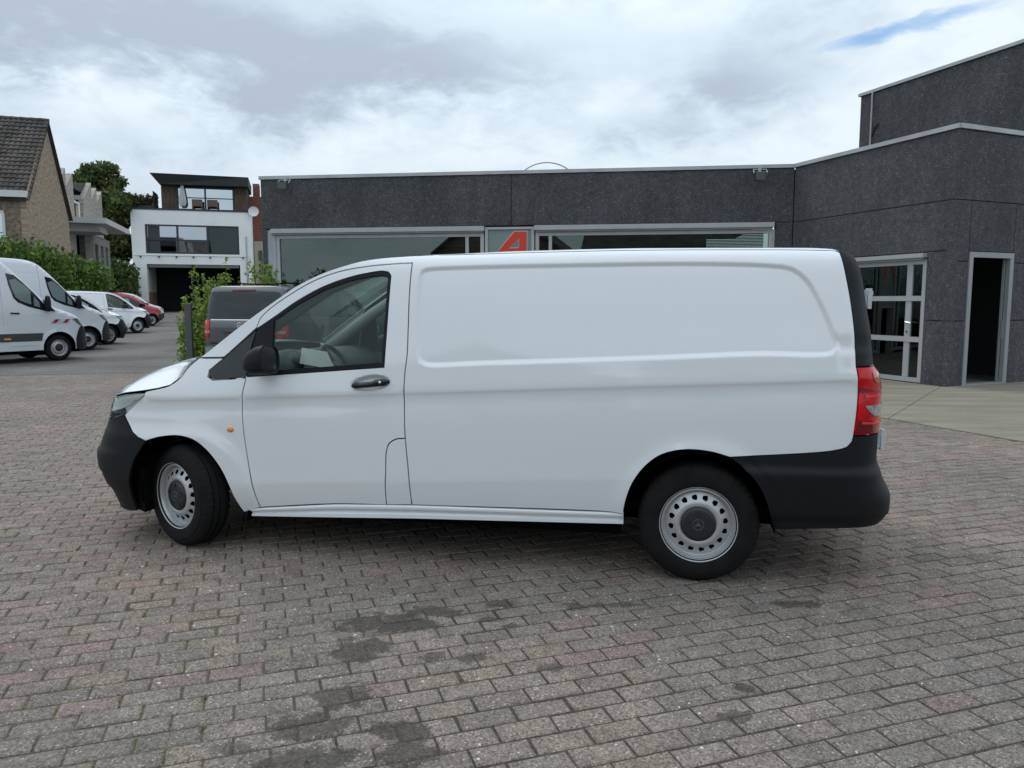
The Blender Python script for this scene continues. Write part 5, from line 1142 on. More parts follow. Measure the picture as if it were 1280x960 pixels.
# ---- generic shell for the other vehicles (x forwards from the front wheel, z up)
def shell_vehicle(name, prof, W, tum, wheels, front_x, rear_x, m, tf=.55, tr=.30, grid=.09, zb=1.0):
    root = empty(name, (0, 0, 0)); prof = smooth(prof, .12, True); PR = np.array(prof)
    top = [p for p in prof if p[1] > .42]
    arches = wheels
    def yf(x, z):
        x = np.asarray(x, float); z = np.asarray(z, float)
        y = W - tum * np.maximum(0, z - zb) ** 1.35 - .02 * np.maximum(0, .45 - z) / .3
        d = -sdf(PR, np.stack([x.ravel(), z.ravel()], 1)).reshape(x.shape); r = .10
        e = np.clip(1 - d / r, 0, 1); e = np.where(z > .55, e, e * .3); y = y - .085 * e ** 2.4
        t = np.clip((x - (front_x - .75)) / .75, 0, 1.05); y = y - tf * W * t ** 2.6
        t = np.clip(((rear_x + .35) - x) / .35, 0, 1.05); y = y - .14 * t ** 2.2
        for cx, cz, rr in arches:
            rad = np.hypot(x - cx, z - cz); y = y + .02 * np.exp(-(np.maximum(rad - rr, 0) / .06) ** 2)
        return np.maximum(y, .12)
    def fn(S, Z): S = np.asarray(S, float); Z = np.asarray(Z, float); return np.stack([-S, yf(S, Z), Z], -1)
    # outline with arches cut out of the bottom edge
    poly = [p for p in prof]
    pts = [q for q in poly if not any(math.hypot(q[0] - cx, q[1] - cz) < rr + .02 for cx, cz, rr in arches)]
    # insert arcs along the lower edge (profile runs rear-bottom, up, over, front-bottom)
    low = []
    for cx, cz, rr in sorted(arches, key=lambda a: -a[0]):
        low += [(cx + rr * math.cos(t), cz + rr * math.sin(t)) for t in np.linspace(-.12, math.pi + .12, 22)]
    body = [q for q in pts if q[1] > .40 or True]
    zmin = min(q[1] for q in body)
    i1 = max(i for i, q in enumerate(body) if q[0] > front_x - .6 and q[1] > zmin + .06); upper = [q for q in body[:i1 + 1] if q[1] > zmin + .06]; P = upper + [(max(q[0] for q in low) + .0, zmin)] * 0 + low
    def panel2(nm, pl, m_, parent, off=0.0, gr=grid, **k):
        out = []
        for sd in (1, -1):
            flip = [(-a, b) for a, b in pl]
            # panel() negates x again, so hand it the mirrored outline
            out.append(panel(nm, flip, m_, parent, sd, off=off, grid=gr, fn=lambda S, Z: np.stack([S, yf(-S, Z), Z], -1), **k))
        return out
    panel2('body_side', P, m, root, gap=.0, flange=.01)
    # skin across the top from outline to outline
    up = [q for q in upper]; rows = []
    yy = yf(np.array([q[0] for q in up]), np.array([q[1] for q in up]))
    for q, y in zip(up, yy):
        nrm_ = .035
        rows.append([(q[0] + (.0), y * v, q[1] + nrm_ * (1 - v * v) * (1 if q[1] > .9 else .2)) for v in np.linspace(-1, 1, 13)])
    skin = MB().grid(rows).build('top_skin', m, root, True, local=True)
    for cx, cz, rr in arches:
        for sd in (1, -1):
            lw = MB(); lw.grid([[(cx + rr * math.cos(t), sd * y_, cz + rr * math.sin(t)) for y_ in (W - .42, W - .02)] for t in np.linspace(-.2, math.pi + .2, 18)]); lw.add([(cx - rr, sd * (W - .42), .15), (cx + rr, sd * (W - .42), .15), (cx + rr, sd * (W - .42), cz + rr), (cx - rr, sd * (W - .42), cz + rr)], [(0, 1, 2, 3)]); lw.build('arch_liner', M_DARK, root, True, local=True)
    ub = MB(); ub.box(rear_x + .3, front_x - .3, -W + .2, W - .2, .22, .36); ub.build('underbody', M_DARK, root, local=True)
    return root, panel2, yf
def add_wheels(root, spots, y, sc=1.0, rimmesh=None):
    for x in spots:
        for sd in (1, -1):
            wh = wheel_set(root, -x, sd); wh.location = (x, sd * y, RT * sc); wh.scale = (sc, sc, sc)
            if rimmesh:
                for c in wh.children:
                    if c.name.startswith('rim'): c.data = rimmesh
def flat_face(root, nm, pts, m_, th=.02):                              # small plate on a vehicle, given 4 corner points and an outward depth
    n = (Vector(pts[1]) - Vector(pts[0])).cross(Vector(pts[3]) - Vector(pts[0])).normalized() * th
    return MB().hexa([tuple(Vector(p)) for p in pts] + [tuple(Vector(p) + n) for p in pts]).build(nm, m_, root, local=True)

def make_tall_van():
    prof = [(-4.55, .40), (-4.62, .9), (-4.60, 1.9), (-4.50, 2.62), (-4.35, 2.80), (-3.2, 2.85), (-2.2, 2.86), (-1.62, 2.82), (-1.32, 2.70), (-1.0, 2.40), (-.66, 2.02), (-.34, 1.68), (-.10, 1.47), (.20, 1.35), (.52, 1.21), (.76, 1.03), (.88, .84), (.94, .62), (.94, .42), (.86, .30), (.6, .26), (-1, .26), (-3, .26), (-4.3, .27)]
    root, pn, yf = shell_vehicle('van', prof, .985, .10, [(0, .36, .43), (-3.66, .36, .43)], .94, -4.62, M_PAINT2, tf=.42, zb=1.25)
    add_wheels(root, (0, -3.66), .955, 1.02)
    # black lower front, door, windows, details on both flanks
    pn('bumper', smooth([(.44, .52), (.50, .72), (.60, .90), (.74, .985), (.86, .86), (.925, .62), (.925, .44), (.84, .30), (.60, .27), (.47, .30)], .06, True), M_BLACK, root, off=.008)
    dr_ = pn('door', [(-1.24, .44), (-1.27, 1.3), (-1.20, 2.38), (-1.06, 2.36), (-.74, 2.0), (-.35, 1.60), (-.30, 1.36), (-.36, 1.0), (-.44, .70), (-.55, .44)], M_PAINT2, root, off=.006, gr=.07)
    for d_ in dr_:
        sd = -1 if d_ is dr_[1] else 1
    pn('window_pane', [(-1.20, 2.34), (-1.16, 2.02), (-1.08, 1.70), (-.98, 1.58), (-.72, 1.46), (-.32, 1.35), (-.34, 1.54), (-.55, 1.82), (-.82, 2.12), (-1.0, 2.29)], M_TINT, root, off=.014, gr=.06)
    pn('painted_glow', [(-1.14, 2.16), (-1.10, 1.96), (-1.03, 1.72), (-.92, 1.62), (-.66, 1.52), (-.645, 1.88), (-.82, 2.06), (-.99, 2.20)], mat('cab_glow', (.16, .22, .21), .08, 0, .6), root, off=.019, gr=.06)  # light through the cab, painted as pale patches over the dark glass
    pn('painted_glow', [(-.60, 1.49), (-.44, 1.44), (-.46, 1.60), (-.585, 1.75)], mat('cab_glow'), root, off=.019, gr=.05)
    pn('door_handle', [(-1.19, 1.285), (-.98, 1.275), (-.96, 1.315), (-1.19, 1.325)], M_BLACKG, root, off=.03, gr=.05, flange=.03, weld=True)
    pn('mirror_base', [(-.36, 1.36), (-.06, 1.335), (-.20, 1.52), (-.34, 1.66)], M_BLACK, root, off=.014, gr=.06)
    for sd in (1, -1):
        y0 = float(yf(np.array([-.3]), np.array([1.5]))[0]); mb = MB(); rows = []
        for k in range(9):
            ph = math.pi * k / 8; rows.append([(-.30 + .07 * math.sin(ph) ** .6 * math.cos(t), sd * (y0 + .13) + .11 * math.sin(ph) ** .6 * math.sin(t), 1.55 - .22 * math.cos(ph)) for t in np.linspace(0, 2 * math.pi, 13)])
        mb.grid(rows).build('mirror', M_BLACK, root, True, local=True)
    pn('headlight', [(.36, 1.13), (.52, 1.16), (.72, 1.02), (.78, .90), (.70, .90), (.55, .98)], mat('headlamp_grey', (.16, .18, .19), .15, .3, .6, coat=.8), root, off=.012, gr=.05)
    pn('sliding_door_seam', [(-2.55, .45), (-2.535, .45), (-2.535, 2.4), (-2.55, 2.4)], M_DARK, root, off=.002, gr=.1)
    pn('roof_seam', [(-4.4, 2.45), (-1.35, 2.45), (-1.35, 2.46), (-4.4, 2.46)], mat('seam_grey', (.35, .36, .37), .6), root, off=.003, gr=.1)
    pn('roof_seam', [(-1.37, 1.0), (-1.355, 1.0), (-1.355, 2.75), (-1.37, 2.75)], mat('seam_grey'), root, off=.003, gr=.1)
    return root, pn
def stripe_kit(pn, root):
    pn('rubbing_strip', [(-4.3, .555), (-4.3, .77), (-.40, .77), (-.43, .66), (-.45, .555)], mat('strip_dark', (.045, .052, .05), .6), root, off=.014, gr=.1)
    w_ = mat('stripe_white', (.52, .53, .54), .4); r_ = mat('stripe_red', (.32, .012, .03), .4)
    pn('marking_white', [(-.22, 1.02), (.28, 1.02), (.33, 1.135), (-.17, 1.135)], w_, root, off=.008, gr=.06)
    pn('marking_red', [(-.18, 1.025), (-.06, 1.025), (.04, 1.13), (-.08, 1.13)], r_, root, off=.011, gr=.05)
    pn('marking_red', [(.10, 1.025), (.21, 1.025), (.31, 1.13), (.20, 1.13)], r_, root, off=.011, gr=.05)
    pn('indicator', [(-1.37, .605), (-1.22, .605), (-1.20, .635), (-1.22, .66), (-1.37, .66), (-1.39, .635)], M_AMBER, root, off=.025, gr=.04)
tv, pn_ = make_tall_van(); bare = dup(tv); stripe_kit(pn_, tv)
def place_x0(root, wx, wy, y, ang): ca, sa = math.cos(ang), math.sin(ang); root.location = (wx - y * sa, wy + y * ca, gz(wy)); root.rotation_euler = (0, 0, ang)
pn_('side_window', [(-2.45, 1.55), (-1.58, 1.42), (-1.56, 2.25), (-2.45, 2.3)], M_TINT, tv, off=.012, gr=.08)
pn_('door_handle', [(-1.62, 1.30), (-1.45, 1.30), (-1.45, 1.34), (-1.62, 1.34)], M_BLACKG, tv, off=.03, gr=.05, flange=.03, weld=True)
place_x0(tv, -12.38, 21.05, .955, LANE); tag(tv, 'tall white van with red and white stripes at the left edge', 'van', GROUP_V)
place_x0(bare, -13.75, 25.0, .955, LANE); tag(bare, 'plain tall white van parked behind the striped one', 'van', GROUP_V)

# ---- red car and the white car beyond it
def make_car(m, W=.90):
    prof = [(-3.45, .45), (-3.52, .8), (-3.45, 1.25), (-3.25, 1.70), (-3.0, 1.80), (-2.2, 1.85), (-1.5, 1.83), (-1.05, 1.72), (-.55, 1.42), (-.22, 1.20), (.10, 1.10), (.50, 1.0), (.74, .86), (.84, .66), (.86, .45), (.80, .28), (.5, .24), (-1, .24), (-2.5, .24), (-3.3, .26)]
    root, pn, yf = shell_vehicle('car', prof, W, .17, [(0, .33, .38), (-2.72, .33, .38)], .86, -3.52, m, tf=.40, zb=.95)
    add_wheels(root, (0, -2.72), W - .035, .95, me_al)
    pn('window_pane', [(-1.75, 1.10), (-1.72, 1.62), (-1.25, 1.60), (-.75, 1.36), (-.42, 1.12), (-.45, 1.06)], M_TINT, root, off=.010, gr=.06)
    pn('painted_glow', [(-1.70, 1.15), (-1.68, 1.56), (-1.30, 1.54), (-1.20, 1.12)], mat('cab_glow2', (.20, .34, .29), .1, 0, .6), root, off=.016, gr=.06)  # glow through the car's windows painted on as a pale patch
    pn('window_pane', [(-2.9, 1.12), (-2.75, 1.62), (-1.86, 1.63), (-1.86, 1.11)], M_TINT, root, off=.010, gr=.06)
    pn('bumper', [(.37, .60), (.55, .66), (.80, .62), (.84, .50), (.80, .32), (.45, .28), (.38, .34)], M_BLACK, root, off=.008)
    pn('headlight', [(.34, .96), (.50, .97), (.72, .84), (.74, .76), (.55, .82)], mat('headlamp_grey'), root, off=.010, gr=.05)
    pn('sill', [(-2.28, .26), (-2.3, .38), (-.44, .38), (-.42, .26)], M_BLACK, root, off=.010)
    pn('door_handle', [(-1.72, .98), (-1.52, .98), (-1.52, 1.02), (-1.72, 1.02)], M_BLACKG, root, off=.03, gr=.05, flange=.03, weld=True)
    for sd in (1, -1):
        MB().box(-.66, -.50, min(sd * (W - .02), sd * (W + .16)), max(sd * (W - .02), sd * (W + .16)), 1.10, 1.25).build('mirror', M_BLACK, root, local=True)
    # windscreen laid on the sloping front of the skin
    ws = MB(); ws.grid([[(x + .012, y * (.72 if z > 1.5 else .80), z + .035 * (1 - y * y) + .012) for y in np.linspace(-1, 1, 9)] for x, z in ((-1.0, 1.69), (-.72, 1.525), (-.45, 1.35), (-.24, 1.21))]); ws.build('windscreen', M_TINT, root, True, local=True)
    return root
rc_ = make_car(M_RED); place_x0(rc_, -20.6, 44.2, .865, LANE); tag(rc_, 'red compact car parked beyond the white panel vans', 'car', GROUP_V)
wc_ = dup(rc_); paint_over(wc_, M_RED, M_PAINT2); place_x0(wc_, -22.0, 47.6, .865, LANE + R(2)); tag(wc_, 'white car mostly hidden behind the red one near the garage', 'car', GROUP_V)

# ================================================================== BUILDINGS BEYOND
def wallm(name, c1, c2, mo): return mat(name, rough=.9, spec=.2, fn=brick_fn(c1, c2, mo))
# --- white block with the garage and the timber penthouse
FG = Frame((-38.5, 78.0), 16)
gar = empty('garage_building', (-33, 80, 0), label='white rendered block with a wide dark garage opening, window band and timber-clad penthouse', cat='building')
M_WR = mat('white_render', (.80, .805, .80), .85, var=(.6, .05)); GW0, GW1, GT = .45, 11.83, 10.80
mb = MB()
FG.box(mb, GW0, 1.72, -.35, 0, -.3, GT); FG.box(mb, 10.62, GW1, -.35, 0, -.3, GT); FG.box(mb, 1.72, 10.62, -.35, 0, 9.36, GT); FG.box(mb, 1.72, 10.62, -.35, 0, 5.40, 6.46)
FG.box(mb, GW0 - .0, GW0 + .35, -9, -.352, -.3, GT - .01); FG.box(mb, GW1 - .35, GW1, -9, -.352, -.3, GT - .01)
mb.build('wall', M_WR, gar)
cp = MB(); FG.box(cp, GW0 - .06, GW1 + .06, -.42, .06, GT + .002, GT + .13); cp.build('coping', mat('dark_trim', (.035, .036, .038), .6), gar)
rm = MB(); FG.box(rm, .8, 11.5, -9, -8.9, -.3, GT - .1); FG.box(rm, .8, 11.5, -8.9, -.36, 5.42, 5.5); FG.box(rm, .8, 11.5, -8.9, -.36, GT - .3, GT - .05); FG.box(rm, .8, 11.5, -8.9, -.36, .0, .5); rm.build('interior', M_ROOMD, gar)
il = MB(); FG.box(il, 1.73, 1.80, -5, -.36, 2.6, 5.4); il.build('inner_wall', mat('inner_render', (.40, .39, .36), .9), gar); il = MB(); FG.box(il, 1.725, 1.80, -5, -.36, .4, 2.59); il.build('inner_wall', mat('inner_brick', (.20, .12, .075), .9), gar)
fbox(FG, 'door_rail', mat('rail_grey', (.16, .155, .145), .7), gar, 1.9, 10.5, -.34, -.10, 5.08, 5.39)
wb = empty('window', tuple(Vector(tuple(FG(1.7, 0, 6.46))) - gar.location)); wb.parent = gar; FRM = mat('dark_trim')
mb = MB()
for a, b in ((1.722, 1.90), (4.62, 4.80), (7.47, 7.65), (10.44, 10.618)): FG.box(mb, a, b, -.25, -.03, 6.462, 9.358)
for a, b in ((1.90, 4.62), (4.80, 7.47), (7.65, 10.44)): FG.box(mb, a, b, -.25, -.03, 6.462, 6.62); FG.box(mb, a, b, -.25, -.03, 9.22, 9.358)
for a, b in ((1.90, 4.62), (4.80, 7.47)): FG.box(mb, a, b, -.17, -.10, 7.80, 7.90)
mb.build('frame', FRM, wb)
M_WINR = mat('mirror_window', (.40, .44, .47), .03, 1.0, .8)
M_WIND = mat('tree_reflection_window', (.035, .045, .045), .03, .8, .8)  # darker copy of the glass: a tree's reflection put into the colour
for a, b, m_ in ((1.90, 4.62, M_WINR), (4.80, 7.47, M_WINR), (7.65, 10.44, M_WIND)): fbox(FG, 'pane', m_, wb, a, b, -.19, -.18, 6.62, 9.22)
wl_ = MB()
fbox(FG, 'dark_curtain', mat('curtain_grey', (.05, .052, .055), .8), wb, 1.95, 3.05, -.178, -.165, 6.64, 9.2)
for k, u in enumerate((1.2, 2.9, 4.55, 6.15, 7.75, 9.35, 10.95)): fbox(FG, 'spotlight', FRM, gar, u - .07, u + .07, 0, .16, 6.06, 6.22)
fbox(FG, 'light_rail', mat('rail_pale', (.5, .5, .49), .6), gar, .6, 11.6, .0, .05, 6.23, 6.27)
dpp = MB(); dpp.tube([FG(11.33, .08, 8.35), FG(11.33, .08, .2)], .06, 8); dpp.build('downpipe', M_COPING, gar)
lt = MB(); lt.hexa([FG(6.0, .5, 5.0), FG(6.3, .5, 5.0), FG(6.3, .2, 5.0), FG(6.0, .2, 5.0), FG(5.95, .55, 5.35), FG(6.35, .55, 5.35), FG(6.35, .15, 5.35), FG(5.95, .15, 5.35)]); lt.build('hanging_lamp', FRM, gar)
# penthouse
M_WOOD = None
def wood_fn(t, b, tc):
    n = N(t, 'ShaderNodeTexNoise'); n.inputs['Scale'].default_value = 3; n.inputs['Detail'].default_value = 6
    mp = N(t, 'ShaderNodeMapping'); mp.inputs['Scale'].default_value = (6, 6, .4); LK(t, tc.outputs['Object'], mp.inputs[0]); LK(t, mp.outputs[0], n.inputs['Vector'])
    r = ramp(t, [(.3, (.045, .033, .026)), (.7, (.15, .105, .075))]); LK(t, n.outputs['Fac'], r.inputs[0]); LK(t, r.outputs[0], b.inputs['Base Color'])
M_WOOD = mat('weathered_timber', rough=.85, fn=wood_fn)
for a, b in ((3.22, 4.66), (10.24, 11.55)):
    n_ = int((b - a) / .18)
    for k in range(n_): u = a + (b - a) * k / n_; fbox(FG, 'plank', M_WOOD, gar, u + .01, u + (b - a) / n_ - .01, -1.16, -1.05 - (.015 if k % 2 else 0), GT + .14, 13.40)
pb = MB(); FG.box(pb, 3.22, 11.55, -6, -1.17, GT, 13.38); pb.build('penthouse_wall', M_ROOMD, gar)
pw = empty('window', tuple(Vector(tuple(FG(4.66, -1, GT))) - gar.location)); pw.parent = gar
mb = MB()
for a, b in ((4.67, 4.83), (7.33, 7.48), (10.07, 10.23)): FG.box(mb, a, b, -1.165, -1.0, GT + .14, 13.34)
for a, b in ((4.83, 7.33), (7.48, 10.07)): FG.box(mb, a, b, -1.165, -1.0, 13.18, 13.34); FG.box(mb, a, b, -1.14, -1.06, 12.20, 12.28)
mb.build('frame', FRM, pw)
for a, b in ((4.83, 7.33), (7.48, 10.07)): fbox(FG, 'pane', mat('mirror_window2', (.50, .55, .58), .03, 1.0, .8), pw, a, b, -1.15, -1.145, GT + .14, 13.18)
rf = MB(); rf.hexa([FG(2.45, .15, 14.10), FG(11.75, .05, 13.45), FG(11.75, -7, 13.45), FG(3.2, -7, 13.45), FG(2.45, .15, 14.45), FG(11.75, .05, 14.36), FG(11.75, -7, 14.36), FG(3.2, -7, 14.36)])
rf = MB(); rf.hexa([FG(3.20, -.2, 13.39), FG(11.72, .05, 13.42), FG(11.72, -6.5, 13.42), FG(3.20, -6.5, 13.39), FG(2.40, .25, 14.40), FG(11.74, .08, 14.36), FG(11.74, -6.6, 14.36), FG(2.40, -6.6, 14.40)])
rf.build('roof_slab', mat('roof_dark', (.025, .026, .028), .7, var=(.8, .1)), gar)
rl = MB(); FG.box(rl, 3.0, 11.8, -.05, .0, GT + .132, GT + .20); rl.build('rail', FRM, gar)
gs = MB(); FG.box(gs, 2.55, 2.60, -3.2, -.3, GT + .13, GT + 1.9); gs.build('privacy_screen', FRM, gar)
# terrace things
pu = empty('parasol', tuple(FG(5.3, -.5, GT + .13)), label='closed pale parasol standing on the penthouse terrace', cat='parasol')
MB().lathe([(0, .3), (.06, .3), (.07, .03), (.5, .03)], 12, 'z').build('base', FRM, pu, local=True)
mbp = MB(); rows = [[(r_ * (1 + .25 * math.cos(5 * t)) * math.cos(t), r_ * (1 + .25 * math.cos(5 * t)) * math.sin(t), z_) for t in np.linspace(0, 2 * math.pi, 31)] for z_, r_ in ((.35, .20), (.7, .30), (1.2, .27), (2.0, .17), (2.5, .11), (2.72, .02))]; mbp.grid(rows).build('canopy', mat('parasol_cloth', (.50, .52, .50), .9), pu, True, local=True)
M_WICK = mat('wicker_brown', (.12, .085, .062), .85, var=(14, .3))
def tchair(u, lab):
    c = empty('terrace_chair', tuple(FG(u, -.55, GT + .13)), R(16), label=lab, cat='chair', group='wicker chairs on the terrace')
    MB().box(-.5, .5, -.45, .45, .35, .48).build('seat', M_WICK, c, local=True); MB().box(-.5, .5, -.45, -.36, .48, 1.05).build('backrest', M_WICK, c, local=True)
    for sx in (-1, 1):
        MB().box(min(sx * .5, sx * .42), max(sx * .5, sx * .42), -.36, .45, .48, .72).build('armrest', M_WICK, c, local=True)
        for sy in (-1, 1): MB().box(sx * .46 - .04, sx * .46 + .04, sy * .40 - .04, sy * .40 + .04, 0, .35).build('leg', M_WICK, c, local=True)
tchair(6.7, 'brown wicker chair on the penthouse terrace, next to the closed parasol'); tchair(8.15, 'brown wicker chair on the penthouse terrace, further from the parasol')
# --- red brick house peeping out to the right of the block
M_RB = wallm('red_brick', (.24, .075, .045), (.19, .055, .038), (.20, .15, .12))
rh = empty('brick_house', tuple(FG(13, -5, 0)), label='narrow strip of a red brick house between the white block and the showroom', cat='house')
mb = MB(); FG.box(mb, 11.3, 14.5, -9, -4.4, 8.2, 13.0); mb.build('wall', M_RB, rh); fbox(FG, 'chimney', M_RB, rh, 11.9, 12.6, -8, -6, 13.0, 14.6)
fbox(FG, 'lower_wall', mat('cream_render', (.42, .37, .29), .9, var=(.6, .1)), rh, 11.9, 15, -9, -4.3, 3.2, 8.19); fbox(FG, 'base_wall', M_RB, rh, 11.9, 15, -9, -4.25, -.3, 3.19)
fbox(FG, 'window', M_TINT, rh, 12.35, 12.75, -4.29, -4.2, 4.6, 7.2)
sd_ = empty('satellite_dish', tuple(FG(12.15, -.1, 10.9)), R(16), label='small white satellite dish at the right corner of the white block', cat='satellite dish')
MB().grid([[(r_ * math.cos(t), -.25 - .6 * r_ * r_ - .25 * r_ * math.sin(t) * -1, r_ * math.sin(t)) for t in np.linspace(0, 2 * math.pi, 21)] for r_ in (.001, .2, .4, .52)]).build('dish', mat('dish_white', (.6, .6, .6), .5), sd_, True, local=True); MB().tube([(0, -.2, 0), (-.4, .1, -.5)], .05).build('arm', FRM, sd_, local=True)

# --- brick house with the tiled roof at far left
HX, HY = -22.29, 36.0
FS = Frame((HX, HY), 107.5); FF = Frame((HX, HY), 17.5)              # gable wall, and eaves wall (runs left of the corner: negative u)
M_HB = wallm('buff_brick', (.36, .27, .195), (.27, .195, .135), (.33, .28, .22)); M_HB2 = wallm('brown_brick', (.22, .155, .115), (.17, .12, .09), (.22, .19, .16))
ho = empty('brick_house', (HX - 4, HY + 4, 0), label='brick house with a steep brown pantile roof above the hedge at the left edge', cat='house')
gp = [(0, -.2), (0, 6.45), (4.25, 10.62), (7.9, 6.2), (8.3, -.2)]
MB().prism(gp, FS, 0, -.25).build('gable_wall', M_HB, ho)
mb = MB(); FF.box(mb, -9, -.252, -.2, 0, -.2, 6.42); mb.build('wall', M_HB2, ho)
# roof pantiles: rows of curved tiles on the visible slope
def slope_pt(a, s_, h):                                                # a: along the ridge, leftwards from the gable; s_: 0 eaves..1 ridge
    b = FS(4.25 * s_, 0, 6.40 + (10.66 - 6.40) * s_); nv = np.array([0, 0, 0.0]); up = np.array([0, 0, 1.0]); out = FS(-1, 0, 0) - FS(0, 0, 0); nn = out * (10.66 - 6.40) + up * 4.25; nn /= np.linalg.norm(nn)
    return b + (FS(0, -1, 0) - FS(0, 0, 0)) * (a - .18) + nn * h - (out * -0.0)
tiles = MB(); nr, nc = 19, 34
for r_ in range(nr):
    s0, s1 = (r_ - .12) / nr - .045 * (r_ == 0), (r_ + 1.06) / nr
    for c_ in range(nc):
        a0 = c_ * .235; pr_ = [(0, .0), (.05, .035), (.11, .055), (.17, .04), (.235, .0)]; ht = rng.uniform(-.008, .012)
        rows = [[slope_pt(a0 + x, s0, h + .085 + ht) for x, h in pr_], [slope_pt(a0 + x, s1, h + .03 + ht) for x, h in pr_]]
        lo_ = [slope_pt(a0 + x, s0, .02) for x, h in pr_]; tiles.grid([lo_] + rows)
tiles.build('roof_tile', mat('pantile', (.062, .052, .046), .85, var=(1.5, .35), bump=(30, .4, .01)), ho, kind='stuff')
rfb = MB(); rfb.add([slope_pt(0, -.03, -.02), slope_pt(9, -.03, -.02), slope_pt(9, 1, -.02), slope_pt(0, 1, -.02)], [(0, 1, 2, 3)]); rfb.add([FS(4.25, .17, 10.68), FS(4.25, -9, 10.68), FS(8.2, -9, 6.1), FS(8.2, .17, 6.1)], [(0, 1, 2, 3)]); rfb.build('roof', mat('pantile'), ho)
rd = MB()
for k in range(20): rd.tube([slope_pt(k * .42, 1.0, .03), slope_pt(k * .42 + .45, 1.0, .055)], .12, 8)
rd.build('ridge_tile', mat('pantile'), ho, kind='stuff')
gt = MB(); FF.box(gt, -9, .10, .02, .42, 6.33, 6.62); gt.build('gutter', mat('white_fascia', (.58, .585, .59), .6), ho)
vg = MB(); vg.tube([FS(-.05, .06, 6.5), FS(4.25, .06, 10.68)], .05, 6); vg.build('verge', mat('buff_verge', (.20, .15, .11), .9), ho)
wn_ = empty('window', tuple(Vector(tuple(FF(-1.6, 0, 4.3))) - ho.location)); wn_.parent = ho
mb = MB(); FF.box(mb, -2.3, -.92, .0, .06, 5.62, 5.74); FF.box(mb, -1.0, -.89, .0, .06, 4.2, 5.62); FF.box(mb, -2.3, -2.2, 0, .06, 4.2, 5.62); FF.box(mb, -2.2, -1.0, 0, .06, 4.2, 4.3); mb.build('frame', mat('white_fascia'), wn_); fbox(FF, 'pane', mat('mirror_window2'), wn_, -2.2, -1.0, .01, .02, 4.3, 5.62)

# --- pale brick building with saw-tooth gables and a concrete canopy
SX, SY = -26.98, 47.0
FT = Frame((SX, SY), 107.5); M_PB = wallm('pale_brick', (.36, .325, .28), (.30, .27, .235), (.38, .35, .31)); M_GB = wallm('grey_brick', (.20, .19, .175), (.16, .152, .142), (.20, .19, .18))
sw_ = empty('sawtooth_building', (SX - 3, SY + 6, 0), label='pale brick building with a saw-tooth row of gables and a flat concrete canopy', cat='building')
for k, pl in enumerate(([(-2.2, 4), (-2.2, 8.6), (-.08, 8.75), (1.36, 9.76), (1.40, 4)], [(1.40, 4), (1.40, 8.72), (3.19, 9.72), (3.22, 6.3), (3.22, 4)], [(5.35, 6.3), (6.12, 8.5), (8.66, 9.90), (8.67, 6.3)], [(8.67, 6.3), (8.67, 8.76), (10.42, 9.80), (10.43, 6.3)], [(10.43, 6.3), (10.43, 8.78), (12.2, 9.78), (12.2, 6.3)])):
    MB().prism(pl, FT, 0, -.3 - .01 * k).build('gable_wall', M_PB, sw_)
M_SLT = mat('black_roofing', (.022, .023, .026), .6, var=(1, .2))
for (a, za, b, zb_) in ((-2.2, 8.5, 1.34, 9.70), (1.42, 8.68, 3.18, 9.66), (3.24, 9.12, 8.62, 9.86), (8.69, 8.72, 10.40, 9.74), (10.45, 8.74, 12.16, 9.72)):
    mb = MB(); mb.hexa([FT(a, -.31, za - .1), FT(b, -.31, za - .1), FT(b, -6, za - .1), FT(a, -6, za - .1), FT(a, -.31, za), FT(b, -.31, zb_), FT(b, -6, zb_), FT(a, -6, za)]); mb.build('roof', M_SLT, sw_)
sl = MB(); sl.hexa([FT(3.24, -.35, 8.05), FT(6.0, -.35, 8.05), FT(6.0, -3, 8.05), FT(3.24, -3, 8.05), FT(3.24, -1.6, 9.15), FT(7.4, -1.6, 9.5), FT(7.4, -3, 9.5), FT(3.24, -3, 9.15)]); sl.build('roof', M_SLT, sw_)
bw = MB(); FT.box(bw, -2, 12, -6, -.5, 3, 8.0); bw.build('inner_wall', M_ROOMD, sw_)
wf_ = MB(); FT.box(wf_, 3.25, 5.3, -.3, -.1, 7.98, 8.12); FT.box(wf_, 4.9, 5.3, -.3, -.1, 6.9, 7.97); w2_ = wf_.build('window', mat('white_fascia'), sw_); fbox(FT, 'pane', M_TINT, w2_, 3.25, 4.9, -.28, -.25, 6.9, 7.97); fbox(FT, 'curtain', mat('ochre_curtain', (.42, .27, .10), .9), w2_, 4.6, 4.89, -.24, -.2, 6.9, 7.96)
M_CAN = mat('canopy_concrete', (.32, .32, .31), .8, var=(.7, .08)); 
cpl = [(-28.2, 46.6), (-25.0, 48.2), (-27.5, 56.2), (-31.0, 55.0)]
def slab_xy(pts, z0, z1): n_ = len(pts); mb = MB(); mb.add([(x, y, z0) for x, y in pts] + [(x, y, z1) for x, y in pts], [tuple(range(n_))[::-1], tuple(range(n_, 2 * n_))] + [(k, (k + 1) % n_, n_ + (k + 1) % n_, n_ + k) for k in range(n_)]); return mb
slab_xy(cpl, 6.40, 6.74).build('canopy', mat('canopy_pale', (.46, .46, .45), .75, var=(.7, .08)), sw_)
slab_xy([(-28.3, 47.1), (-25.55, 48.5), (-26.4, 51.0), (-29.5, 51.0)], 5.92, 6.398).build('beam', M_CAN, sw_)
lw_ = MB(); FT.box(lw_, 6.0, 14.6, -.4, -.05, -.2, 4.35); FT.box(lw_, 6.0, 14.6, -.4, -.05, 5.72, 6.3)
for a, b in ((6.0, 9.2), (10.15, 11.2), (12.1, 12.9), (13.7, 14.6)): FT.box(lw_, a, b, -.4, -.05, 4.352, 5.718)
lw_.build('lower_wall', M_GB, sw_)
